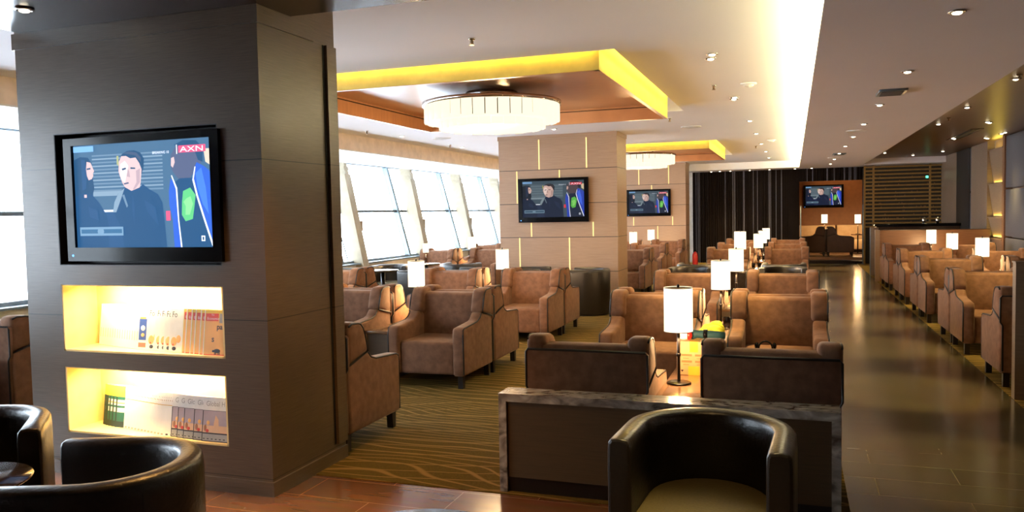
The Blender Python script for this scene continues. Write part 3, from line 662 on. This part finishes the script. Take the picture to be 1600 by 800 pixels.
# ------------------------------------------------------------------ leather tub chairs
def make_tub():
    t = thing('tub_chair', 'x', 'tub chair')
    ro, th, fr = .345, .095, -.30
    pts = []
    for y in (fr, fr+.15, -.02): pts.append((-ro, y, -1, 0))
    for k in range(0, 21):
        a = PI - PI*k/20; pts.append((ro*math.cos(a), ro*math.sin(a), math.cos(a), math.sin(a)))
    for y in (-.02, fr+.15, fr): pts.append((ro, y, 1, 0))
    prof = [(0, .03), (0, .66), (.003, .70), (.014, .715), (.048, .72), (th-.014, .715), (th-.003, .70), (th, .66), (th, .20), (th-.01, .03)]
    mb = MB(); bm = mb.bm; rows = []
    for (x, y, nx, ny) in pts: rows.append([bm.verts.new((x-nx*o, y-ny*o, z)) for o, z in prof])
    n = len(prof)
    for A, B in zip(rows, rows[1:]):
        for k in range(n): bm.faces.new((A[k], A[(k+1) % n], B[(k+1) % n], B[k]))
    bm.faces.new(rows[0][::-1]); bm.faces.new(rows[-1])
    bmesh.ops.recalc_face_normals(bm, faces=bm.faces); mb.mi('leather')
    for f in bm.faces: f.smooth = len(f.verts) == 4
    o = mb.build('shell', t)
    b = o.modifiers.new('b', 'BEVEL'); b.width = .012; b.segments = 2; b.limit_method = 'ANGLE'; b.angle_limit = math.radians(60)
    # seams on the rim
    ri = ro-th+.002
    D = [(-ri, fr+.02), (ri, fr+.02)] + [(ri*math.cos(a*PI/16), ri*math.sin(a*PI/16)) for a in range(0, 17)]
    c = MB(); c.prism(D, .30, .425, 'leather_seat', axis='z', bev=.028); c.build('seat_cushion', t)
    D2_ = [(u*.985, v*.985-.002) for u, v in D]
    s = MB(); s.prism(D2_, .05, .30, 'leather', axis='z'); s.build('seat_base', t)
    pl = MB(); pl.prism([(-.31, -.27), (.31, -.27)] + [(.31*math.cos(a*PI/16), .31*math.sin(a*PI/16)) for a in range(17)], 0.004, .05, 'leg_wood', axis='z'); pl.build('plinth', t)
    for a in (PI*.25, PI*.75):
        sm = MB(); cxx, syy = math.cos(a), math.sin(a); sm.tube([((ri+.002)*cxx, (ri+.002)*syy, .43), ((ri+.002)*cxx, (ri+.002)*syy, .66), ((ri+.03)*cxx, (ri+.03)*syy, .716), ((ro-.02)*cxx, (ro-.02)*syy, .714), ((ro+.001)*cxx, (ro+.001)*syy, .66), ((ro+.001)*cxx, (ro+.001)*syy, .04)], .0022, 'leather', n=4); sm.build('seam', t)
    return t
tub = make_tub(); tf = [False]
def tubc(x, y, rz, label):
    o = place(tub, tf[0], (x, y, 0), rz, label, None); tf[0] = True; return o
T = 'black leather tub chair '
tubc(-.33, 3.32, math.radians(-3), T+'with an olive seat, in front of the stone counter')
tubc(-2.42, 2.27, math.radians(-69), T+'in the lower left corner, rim curving in front of the magazines')
tubc(-3.53, 2.55, math.radians(42), T+'at the left edge behind the round table')
tubc(-3.05, 12.3, math.radians(-90), T+'at the foot of the middle pillar, right one')
tubc(-4.10, 12.45, math.radians(90), T+'at the foot of the middle pillar, behind the orange-lit armchair')
tubc(-5.02, 12.2, math.radians(-90), T+'greyish, behind the lamp just left of the middle pillar')
tubc(-5.78, 12.0, math.radians(-90), T+'right of the round black table, behind the left drum lamp')
tubc(-5.80, 13.55, math.radians(180), T+'close behind the right-hand tub of the window group')
tubc(-7.30, 11.95, math.radians(90), T+'left of the round black table by the windows')
tubc(-6.9, 13.05, math.radians(10), T+'beyond the round black table, under the window sill')
for (x, y, rz, l) in ((-1.50, 12.75, 0, 'nearer one left of the lamp in the middle rows'), (-1.50, 13.6, PI, 'farther one left of the lamp in the middle rows'), (-.14, 12.75, 0, 'nearer one right of the lamps in the middle rows'), (-.14, 13.6, PI, 'farther one right of the lamps in the middle rows')): tubc(x, y, rz, T+l)

# ------------------------------------------------------------------ tables
def side_table(x, y0, y1, label, m='table_wood', h=.50, w=.26):
    t = thing('side_table', label, 'side table', (x, (y0+y1)/2, 0)); L2 = (y1-y0)/2
    MB().box(-w/2, w/2, -L2, L2, h-.03, h, m, bev=.004).build('tabletop', t)
    MB().box(-w/2+.01, w/2-.01, -L2+.02, L2-.02, .06, h-.03, 'counter_wood').build('cabinet', t)
    MB().box(-w/2+.03, w/2-.03, -L2+.05, L2-.05, 0.004, .06, 'leg_wood').build('plinth', t)
    return t
XM, XL, XRt = -.65, -3.795, 2.64
side_table(XM, 4.50, 5.85, 'low side table behind the stone counter, carrying the carton and nearest drum lamp')
side_table(XM, 6.72, 8.15, 'low side table between the third-row armchairs, under the second drum lamp')
side_table(XM, 9.15, 10.6, 'low side table in the middle rows under the third drum lamp')
side_table(XM, 15.3, 16.7, 'low side table under the far lamps, nearest of the far three'); side_table(XM, 17.6, 19.0, 'low side table under the far lamps, second of the far three'); side_table(XM, 20.0, 21.4, 'low side table under the far lamps, last before the dark wall')
side_table(-3.795, 6.82, 8.2, 'low wooden side table left of the nearest whole armchair'); side_table(-3.795, 9.5, 10.9, 'low wooden side table left of the orange-lit armchair')
side_table(-6.775, 15.9, 17.0, 'small side table between the two window-side armchairs', w=.22)
side_table(-3.57, 18.5, 19.2, 'small side table deep in the gap right of the middle pillar, nearer one', w=.12); side_table(-3.53, 20.8, 21.5, 'small side table under the far pillar television', w=.12)
for y, w in ((10.36, 'by the largest aisle armchair on the right'), (12.88, 'under the nearest right-hand lamp'), (15.12, 'under the middle right-hand lamp'), (17.45, 'under the farthest right-hand lamp, by the partition')):
    side_table(XRt, y-.6, y+.75, 'low side table between the right-hand armchairs, '+w)
def round_table(x, y, r, h, label, m='table_dark'):
    t = thing('round_table', label, 'table', (x, y, 0))
    MB().lathe([(.001, h-.03), (r-.045, h-.03), (r-.004, h-.010), (r, h-.004), (r-.004, h), (.001, h)], m, n=56).build('tabletop', t)
    MB().cyl(0, 0, .02, h-.03, .035, 'black_metal').build('pedestal', t)
    MB().lathe([(r*.62, .0045), (r*.62, .012), (r*.5, .02), (.04, .03), (.001, .03)], 'black_metal', n=36).build('base', t)
    return t
round_table(-3.05, 2.16, .26, .61, 'small round dark table at the left edge between two tub chairs')
round_table(-1.19, 2.37, .34, .50, 'round glossy brown table at the bottom edge, beside the olive-seated tub chair')
round_table(-6.55, 12.05, .27, .70, 'round black pedestal table among tub chairs by the windows')
round_table(-6.55, 13.75, .27, .70, 'round dark table farther back by the windows')
t = thing('console_table', 'dark square table between the tub chairs, under the tall lamp of the middle rows', 'table', (-.80, 13.15, 0))
MB().box(-.26, .26, -.30, .30, .60, .64, 'table_dark', bev=.004).build('tabletop', t); MB().box(-.20, .20, -.24, .24, .0045, .60, 'table_dark').build('cabinet', t)

# granite counters
def counter(x0, x1, label):
    t = thing('stone_counter', label, 'counter', ((x0+x1)/2, 4.27, 0)); h = (x1-x0)/2
    MB().prism([(-h, 0), (-h, .575), (h, .575), (h, 0), (h-.045, 0), (h-.045, .53), (-h+.045, .53), (-h+.045, 0)], 0, .17, 'granite', axis='y').build('granite_surround', t)
    MB().box(-h+.045, h-.045, .012, .16, .09, .53, 'counter_wood').build('front_panel', t)
    MB().box(-h+.045, h-.045, .02, .16, 0, .09, 'leg_wood').build('kick_board', t)
counter(-1.60, .225, 'grey granite waterfall counter with brown panel, behind the olive-seated tub chair')
counter(-7.6, -5.82, 'grey granite waterfall counter at the left edge, behind the nearest pillar')

# ------------------------------------------------------------------ drum lamps
def make_lamp():
    t = thing('table_lamp', 'x', 'lamp')
    MB().lathe([(.078, 0), (.078, .008), (.07, .012), (.012, .014)], 'black_metal', n=28).build('base', t)
    MB().cyl(0, 0, .012, .36, .010, 'black_metal', n=12).cyl(0, 0, .175, .195, .014, 'black_metal', n=12).cyl(0, 0, .36, .615, .004, 'black_metal', n=8).ball((0, 0, .625), (.009, .009, .011), 'black_metal', n=10).build('pole', t)
    sh = MB().lathe([(.090, .335), (.090, .615), (.088, .615), (.088, .335), (.090, .335)], 'shade_glow', n=36)
    so = sh.cyl(0, 0, .600, .602, .088, 'shade_glow', n=36).build('lamp_shade', t)
    for z in (.334, .612): MB().lathe([(.0885, z), (.0915, z), (.0915, z+.004), (.0885, z+.004), (.0885, z)], 'bronze', n=36).build('shade_trim', so)
    return t
lamp = make_lamp(); lf = [False]
def lampc(x, y, z, label, power=15, sc=1):
    o = place(lamp, lf[0], (x, y, z), 0, label, None); lf[0] = True; o.scale = (sc,)*3
    if power:
        d = bpy.data.lights.new('lamp_bulb_light', 'POINT'); d.energy = power; d.color = (1, .62, .28); d.shadow_soft_size = .06
        s = bpy.data.objects.new('lamp_bulb_light', d); COL.objects.link(s); s.parent = o; s.location = (0, 0, .30)
    return o
LL = 'black lamp with glowing drum shade, '
lampc(-.69, 5.13, .50, LL+'nearest, in front of the carton')
lampc(XM-.01, 7.93, .50, LL+'second of the middle row, above the yellow bag')
lampc(XM-.02, 10.30, .50, LL+'third of the middle row')
lampc(-.79, 13.1, .64, LL+'taller-standing, on the dark table in the middle rows')
lampc(XM, 16.55, .50, LL+'fifth of the middle row'); lampc(XM, 18.85, .50, LL+'sixth of the middle row'); lampc(XM, 21.25, .50, LL+'last of the middle row')
lampc(-3.86, 7.85, .50, LL+'leftmost large one, left of the nearest whole armchair')
lampc(-3.83, 10.5, .50, LL+'before the left edge of the middle pillar')
lampc(-6.77, 16.6, .50, LL+'washed out against the windows, right one')
lampc(-6.55, 13.75, .70, LL+'washed out against the windows, beside a window post', sc=.62)
lampc(-3.60, 19.0, .50, LL+'left of two in the gap beside the middle pillar'); lampc(-3.56, 21.3, .50, LL+'right of two in the gap beside the middle pillar')
lampc(2.62, 13.4, .50, LL+'nearest of the right-hand row'); lampc(2.60, 15.65, .50, LL+'middle of the right-hand row'); lampc(2.62, 18.02, .50, LL+'farthest of the right-hand row')

# ------------------------------------------------------------------ things on the tables
t = thing('carton', 'brown printed cardboard carton on the side table behind the nearest lamp', 'box', (-.635, 5.50, .50))
MB().box(-.105, .105, -.09, .09, 0, .225, 'carton', bev=.003).build('box_body', t)
mb = MB(); mb.box(-.02, .035, -.0915, -.09, .155, .225, 'tape').box(-.02, .035, -.0915, .09, .225, .2265, 'tape'); mb.build('packing_tape', t); MB().box(-.03, .045, -.0915, -.09, 0, .06, 'tape').build('packing_tape', t)
mb = MB()
for z in (.128, .085):
    for x0, x1 in ((-.075, -.005), (.015, .085)): mb.box(x0, x1, -.0912, -.09, z, z+.014, 'ink_brown'); mb.box(x0+.01, x1-.02, -.0912, -.09, z-.016, z-.012, 'ink_brown')
for x0 in (-.08, .055): mb.prism([(x0, .035), (x0+.02, .035), (x0+.01, .02)], -.0912, -.09, 'ink_black', axis='y')
mb.build('print', t)
t = tag(MB().ball((0, 0, .035), (.045, .035, .035), 'paper_white', n=20).ball((.035, 0, .034), (.022, .033, .033), 'red_paint', n=16).build('ball', None, (-.70, 5.47, .7265)), 'white and red rounded object on top of the carton', 'toy')
mb = MB(); mb.tube([(-.06, 0, .03), (-.02, 0, .034), (.05, .005, .030), (.11, .01, .028), (.16, .02, .026)], [.034, .026, .03, .028, .024], 'teal_cloth', n=14); mb.tube([(.02, 0, .034), (.045, 0, .034)], .033, 'black_plastic', n=14)
tag(mb.build('rolled_cloth', None, (-.595, 5.52, .7275)), 'teal and black rolled cloth lying on top of the carton', 'cloth')
mb = MB(); mb.ball((0, 0, .07), (.105, .12, .078), 'yellow_cloth', n=24).ball((.04, .03, .12), (.06, .06, .05), 'yellow_cloth', n=16).ball((-.06, -.05, .05), (.06, .06, .05), 'yellow_cloth', n=16)
for v in mb.bm.verts:
    v.co.x += .010*math.sin(v.co.z*70+v.co.y*40); v.co.y += .008*math.sin(v.co.x*60); v.co.z = max(0, v.co.z)
tag(mb.build('cloth_bag', None, (-.65, 6.88, .50)), 'bright yellow crumpled bag on the side table before the second lamp', 'bag')
mb = MB(); mb.lathe([(.032, 0), (.038, .11), (.035, .11), (.030, .006), (.001, .006)], 'tumbler_glass', n=24)
tag(mb.build('tumbler', None, (-.58, 7.6, .50)), 'clear glass tumbler beside the pole of the second drum lamp', 'glass')
for (x, y) in ((-.70, 15.5), (-.60, 15.6), (-.70, 17.9), (-.60, 18.0)):
    mb = MB(); mb.lathe([(.030, 0), (.036, .10), (.033, .10), (.028, .006), (.001, .006)], 'tumbler_glass', n=20)
    tag(mb.build('tumbler', None, (x, y, .50)), 'small glass tumbler on the side tables under the far middle lamps', 'glass', 'tumblers on the far side tables')
mb = MB(); mb.tube([(.055*math.cos(a*PI/10), .04*math.sin(a*PI/10), .012+.05*math.sin(a*PI/10)) for a in range(11)], .008, 'black_plastic', n=8).ball((-.07, 0, .03), (.018, .028, .03), 'black_plastic').ball((.07, 0, .03), (.018, .028, .03), 'black_plastic')
tag(mb.build('headset', None, (-.22, 6.95, .432)), 'black headset lying on the seat of the right third-row armchair', 'headset')

# ------------------------------------------------------------------ magazines in the lit niches
def magazine(x, y, z, w, h, kind, label, group):
    t = thing('magazine', label, 'magazine', (x, y, z), 0, group); t.rotation_euler = (math.radians(-8), 0, 0)
    pm = {'white': 'paper_white', 'blue': 'paper_white', 'fold': 'paper_white', 'econ': 'paper_yellow', 'travel': 'ink_green', 'digest': 'paper_white', 'global': 'paper_white'}[kind]
    MB().box(0, w, 0, .0045, 0, h, 'paper_white').build('pages', t)
    c = MB(); y0, y1 = -.0008, 0
    def B(u0, u1, v0, v1, m, k=1): c.box(u0*w, u1*w, y0*k, 0, v0*h, v1*h, m)
    B(0, 1, 0, 1, pm, 1)
    if kind == 'white':
        text_faces(c, 'T', .012, h*.86, .022, 'ink_grey', -.0012, .7); B(.03, .06, .20, .42, 'ink_pale', 1.3)
    if kind == 'blue':
        B(.04, .34, .22, .72, 'ink_blue', 1.3); B(.04, .34, .05, .16, 'ink_brown', 1.3); B(.06, .30, .72, .76, 'paper_yellow', 1.3)
        c.ball((w*.2, -.0012, h*.50), (.018, .0004, .016), 'paper_white', n=10).ball((w*.2, -.0012, h*.34), (.014, .0004, .012), 'paper_orange', n=10)
    if kind == 'fold':
        text_faces(c, 'Fo', .012, h*.80, .036, 'ink_black', -.0012, .8); c.ball((w*.18, -.0012, h*.24), (.022, .0004, .028), 'paper_orange', n=12).ball((w*.36, -.0012, h*.30), (.018, .0004, .024), 'paper_orange', n=12).ball((w*.2, -.0014, h*.08), (.016, .0004, .012), 'ink_black', n=10)
        c.ball((w*.16, -.0015, h*.17), (.006, .0004, .006), 'ink_red', n=8)
    if kind == 'econ':
        B(0, .035, 0, 1, 'paper_white', 1.3); B(.06, 1, .02, .80, 'paper_orange', 1.2); B(.06, .62, .76, .93, 'ink_red', 1.5)
        text_faces(c, 'The', .022+w*.16, h*.88, .010, 'paper_white', -.0014); text_faces(c, 'Economist', .020, h*.79, .016, 'paper_white', -.0014, .95)
        B(.66, 1, .72, .93, 'ink_grey', 1.4); B(.04, 1, 0, .02, 'ink_red', 1.3)
        text_faces(c, 'pair', w*.56, h*.58, .032, 'ink_black', -.0014, 1, .001); text_faces(c, 's', w*.36, h*.30, .036, 'ink_black', -.0014, 1, .001)
        bx, bz = w*.62, h*.10
        c.ball((bx, -.0014, bz), (.024, .0004, .012), 'ink_black', n=12).ball((bx-.026, -.0014, bz-.002), (.010, .0004, .007), 'ink_black', n=10)
        for q in (-.016, -.008, .010, .018): c.box(bx+q-.0025, bx+q+.0025, -.0016, -.0012, bz-.022, bz-.006, 'ink_black')
    if kind == 'travel':
        B(0, 1, .74, 1, 'paper_yellow', 1.3); text_faces(c, 'Trave', .006, h*.80, .026, 'ink_brown', -.0014, .8)
        B(.06, .60, .52, .66, 'paper_white', 1.3); B(.06, .60, .57, .60, 'paper_orange', 1.6); B(.06, .50, .36, .47, 'paper_white', 1.3); B(0, .05, 0, .74, 'ink_darkgreen', 1.4); B(.05, 1, 0, .14, 'ink_darkgreen', 1.3)
    if kind == 'digest':
        B(0, 1, .70, .715, 'tape', 1.3)
        for k in range(12):
            u = .03 + k*.08; B(u, u+.018, .80, .83, 'ink_brown', 1.3); B(u+.02, u+.034, .87, .90, 'ink_grey', 1.3)
        for k in range(5): B(.05+k*.19, .14+k*.19, .01, .05, 'ink_black' if k % 2 else 'ink_grey', 1.3)
        c.ball((w*.72, -.0012, h*.82), (.012, .0004, .018), 'ink_green', n=10); B(.55, .9, .50, .54, 'paper_yellow', 1.3); c.ball((w*.7, -.0012, h*.36), (.022, .0004, .014), 'paper_yellow', n=10)
    if kind == 'global':
        text_faces(c, 'Global H', .022, h*.80, .030, 'ink_grey', -.0014, .9)
        B(0, 1, 0, .70, 'ink_black', 1.1); B(.03, 1, .20, .69, 'ink_sky', 1.3); B(.03, 1, .20, .36, 'ink_pink', 1.5)
        c.prism([(w*.45, h*.20), (w*.43, h*.40), (w*.49, h*.60), (w*.60, h*.50), (w*.64, h*.20)], -.0016, -.0014, 'ink_pink', axis='y')
        c.ball((w*.22, -.0017, h*.42), (.012, .0004, .013), 'paper_orange', n=10).ball((w*.20, -.0018, h*.24), (.012, .0004, .010), 'ink_red', n=10).ball((w*.12, -.0017, h*.30), (.010, .0004, .02), 'ink_brown', n=10)
        B(.03, 1, .02, .17, 'ink_grey', 1.3)
        for k in range(6): B(.05+k*.15, .12+k*.15, .05, .07, 'ink_black', 1.7)
    c.build('cover', t)
def row(z, items, y_front, h):
    n = len(items)
    for i, (x, kind, label, group) in enumerate(items):
        wdt = .195; xr = min(x+wdt, -3.146)
        magazine(x, y_front + (n-1-i)*.0069, z, xr-x, h, kind, label, group)
up = []
for k in range(16): up.append((-4.300+k*.0268, 'white', 'pale magazine in the upper niche, %s from the left, only an edge strip showing' % ORD[k], 'pale magazines in the upper niche'))
up.append((-3.878, 'blue', 'white magazine with a blue and brown cover picture, middle of the upper niche', None))
for k, x in enumerate((-3.800, -3.733, -3.690, -3.648, -3.600)): up.append((x, 'fold', 'white magazine with tall black title in the upper niche, %s of its stack' % ORD[k] if k < 4 else 'white magazine with a tall black title, frontmost of its stack in the upper niche', 'white tall-title magazines in the upper niche' if k < 4 else None))
for k, x in enumerate((-3.500, -3.468, -3.425, -3.390, -3.345, -3.310)): up.append((x, 'econ', 'yellow magazine with a red title box in the upper niche, %s from the left' % ORD[k] if k < 5 else 'yellow magazine with red title box and small black pig, frontmost in the upper niche', 'yellow red-title magazines in the upper niche' if k < 5 else None))
row(.803, up, 3.850, .265)
dn = []
for k, x in enumerate((-4.262, -4.243, -4.225, -4.198, -4.165, -4.130)): dn.append((x, 'travel', 'green and yellow magazine in the lower niche, %s from the left, mostly covered' % ORD[k] if k < 5 else 'green and yellow travel magazine, frontmost at the left of the lower niche', 'green travel magazines in the lower niche' if k < 5 else None))
for k in range(12): dn.append((-4.050+k*.0325, 'digest', 'white magazine with small marks along its top in the lower niche, %s from the left' % ORD[k] if k < 11 else 'white magazine with a small green figure, frontmost of the lower middle stack', 'white magazines in the lower niche' if k < 11 else None))
for k, x in enumerate((-3.600, -3.548, -3.495, -3.415, -3.345)): dn.append((x, 'global', 'magazine with a dusky city picture in the lower niche, %s of its stack' % ORD[k] if k < 4 else 'magazine with a dusky city picture, fully visible, frontmost at right of the lower niche', 'city-picture magazines in the lower niche' if k < 4 else None))
row(.283, dn, 3.850, .262)

# ------------------------------------------------------------------ far end: partition, slatted screen, raised room
t = thing('partition', 'low brown wooden partition behind the right-hand lamps', 'partition', (2.6, 18.75, 0))
MB().box(-.93, 1.2, 0, .08, .004, 1.09, 'veneer_brown').box(-.95, -.86, -.03, .11, .004, 1.10, 'veneer_wall').build('panel', t)
MB().box(-.86, 1.2, -.01, .09, 1.09, 1.105, 'soffit_wood').build('top_rail', t)
t = thing('partition', 'pale end panel of a low partition at the aisle, left of the brown partition', 'partition', (1.76, 20.4, 0))
MB().box(-.06, .10, -.05, .05, .004, 1.12, 'veneer_wall', bev=.004).build('panel', t); MB().box(-.075, -.06, -.05, .05, .004, 1.12, 'alum').build('edge_strip', t)
t = thing('partition', 'tan end panel cut by the right edge of the picture', 'partition', (1.70, 7.46, 0))
MB().box(.0, 1.6, 0, .10, .004, 1.12, 'veneer_wall').build('panel', t); MB().box(-.004, 1.6, -.01, .11, 1.12, 1.135, 'veneer_wall').build('top_rail', t)
t = thing('bar_counter', 'black-topped bar counter in front of the slatted screen', 'counter', (2.85, 21.9, 0))
MB().box(-.9, .95, 0, .5, .004, 1.10, 'soffit_wood').build('body', t); MB().box(-.93, .97, -.05, .55, 1.10, 1.17, 'black_plastic', bev=.006).build('worktop', t)
for k, (x, s) in enumerate(((3.05, 1), (3.35, .9))):
    b = MB(); b.lathe([(.03, 0), (.045, .05), (.05, .09), (.028, .14), (.001, .15)], 'chrome', n=18)
    tag(b.build('kettle', None, (x, 22.1, 1.17)), 'small shiny pot on the bar counter, %s one' % ('left' if not k else 'right'), 'pot')
t = thing('slatted_screen', 'golden horizontal-slat screen before a dark bar at the far right', 'screen', (2.9, 24.6, 0))
f = MB()
for x in (-1.03, -.80, .62, .98): f.box(x, x+.045, 0, .05, .004, ZL-.003, 'gold_slat')
f.build('frame', t)
for k in range(17):
    z = 1.02 + k*.104; MB().box(-1.03, 1.02, -.012, .0, z, z+.042, 'gold_slat').build('slat', t)
MB().box(-1.03, 1.02, .06, .40, .004, 2.70, 'recess_black').build('dark_back', t)
mb = MB()
for k in range(60):
    x = -.95+random.random()*1.8; z = 1.1+random.randrange(14)*.104; mb.box(x, x+.02, .045, .055, z+.05, z+.09, 'veneer_brown')
mb.build('shelf_goods', t)
tag(MB().box(-.03, .03, -.006, .006, -.06, .0, 'sign_green').build('exit_light', None, (3.46, 24.55, 2.42)), 'tiny green lit sign on the slatted screen', 'sign')
bpy.data.objects['exit_light'].location.y = 24.58
# handrails of the opening
for x, l in ((.20, 'left'), (1.84, 'right')):
    tag(MB().tube([(0, 0, .004), (0, 0, 1.65)], .014, 'alum', n=10).cyl(0, 0, .004, .02, .035, 'alum').ball((0, 0, 1.65), (.018, .018, .018), 'alum').build('handrail', None, (x, 24.45, 0)), 'slim upright metal rail on the %s side of the far opening' % l, 'handrail')
def side_chair(x, y, rz, label):
    o = copy_tree(club); o.location = (x, y, .15); o.rotation_euler = (0, 0, rz); o['label'] = label
    if 'group' in o: del o['group']
    for c in o.children:
        for q in [c]:
            pass
    return o
club2 = make_club('velour_dark'); club2.location = (.53, 26.2, .148); club2.rotation_euler = (0, 0, -PI/2); club2['label'] = 'dark armchair in the raised far room, facing left'
c2 = copy_tree(club2); c2.location = (1.33, 26.2, .148); c2.rotation_euler = (0, 0, PI/2); c2['label'] = 'dark armchair in the raised far room, facing right'
t = thing('bench_sofa', 'cream upholstered bench along the far room wall', 'sofa', (1.35, 28.1, .15))
MB().box(-1.2, 1.3, -.30, .35, .10, .42, 'sofa_cream', bev=.03).build('seat', t); MB().box(-1.2, -.05, .18, .40, .42, .88, 'sofa_cream', bev=.03).build('backrest', t); MB().box(.0, 1.3, .18, .40, .42, .88, 'sofa_cream', bev=.03).build('backrest', t); MB().box(-1.15, 1.25, -.25, .35, .003, .10, 'leg_wood').build('plinth', t)
t = thing('side_table', 'small table behind the dark armchairs in the raised far room', 'side table', (.93, 27.2, .15)); MB().cyl(0, 0, .0, .02, .15, 'black_metal').cyl(0, 0, .02, .60, .02, 'black_metal').build('stand', t); MB().cyl(0, 0, .60, .63, .24, 'table_wood').build('tabletop', t)
lampc(.93, 27.2, .78, LL+'left one in the raised far room', power=10)
t = thing('side_table', 'small table at the right of the raised far room', 'side table', (1.90, 27.2, .15)); MB().cyl(0, 0, .0, .02, .15, 'black_metal').cyl(0, 0, .02, .58, .02, 'black_metal').build('stand', t); MB().cyl(0, 0, .58, .61, .2, 'table_wood').build('tabletop', t)
lampc(1.90, 27.2, .76, LL+'right one in the raised far room', power=10)
area('alcove_light', (1.35, 28.2, 2.66), (1.6, .1), 4, (1, .55, .22))
# fire extinguisher
t = thing('fire_extinguisher', 'red fire extinguisher at the foot of the far pillar by the dark wall', 'fire extinguisher', (-2.62, 23.1, .004))
MB().lathe([(.07, 0), (.078, .02), (.078, .34), (.06, .39), (.025, .42), (.02, .44)], 'red_paint', n=24).build('cylinder', t)
MB().box(-.015, .015, -.05, .03, .44, .47, 'black_plastic').box(-.01, .01, -.07, .02, .48, .49, 'black_plastic').build('handle', t); MB().tube([(.02, 0, .45), (.07, -.02, .43), (.09, -.03, .30), (.085, -.03, .15)], .009, 'black_plastic').build('hose', t)
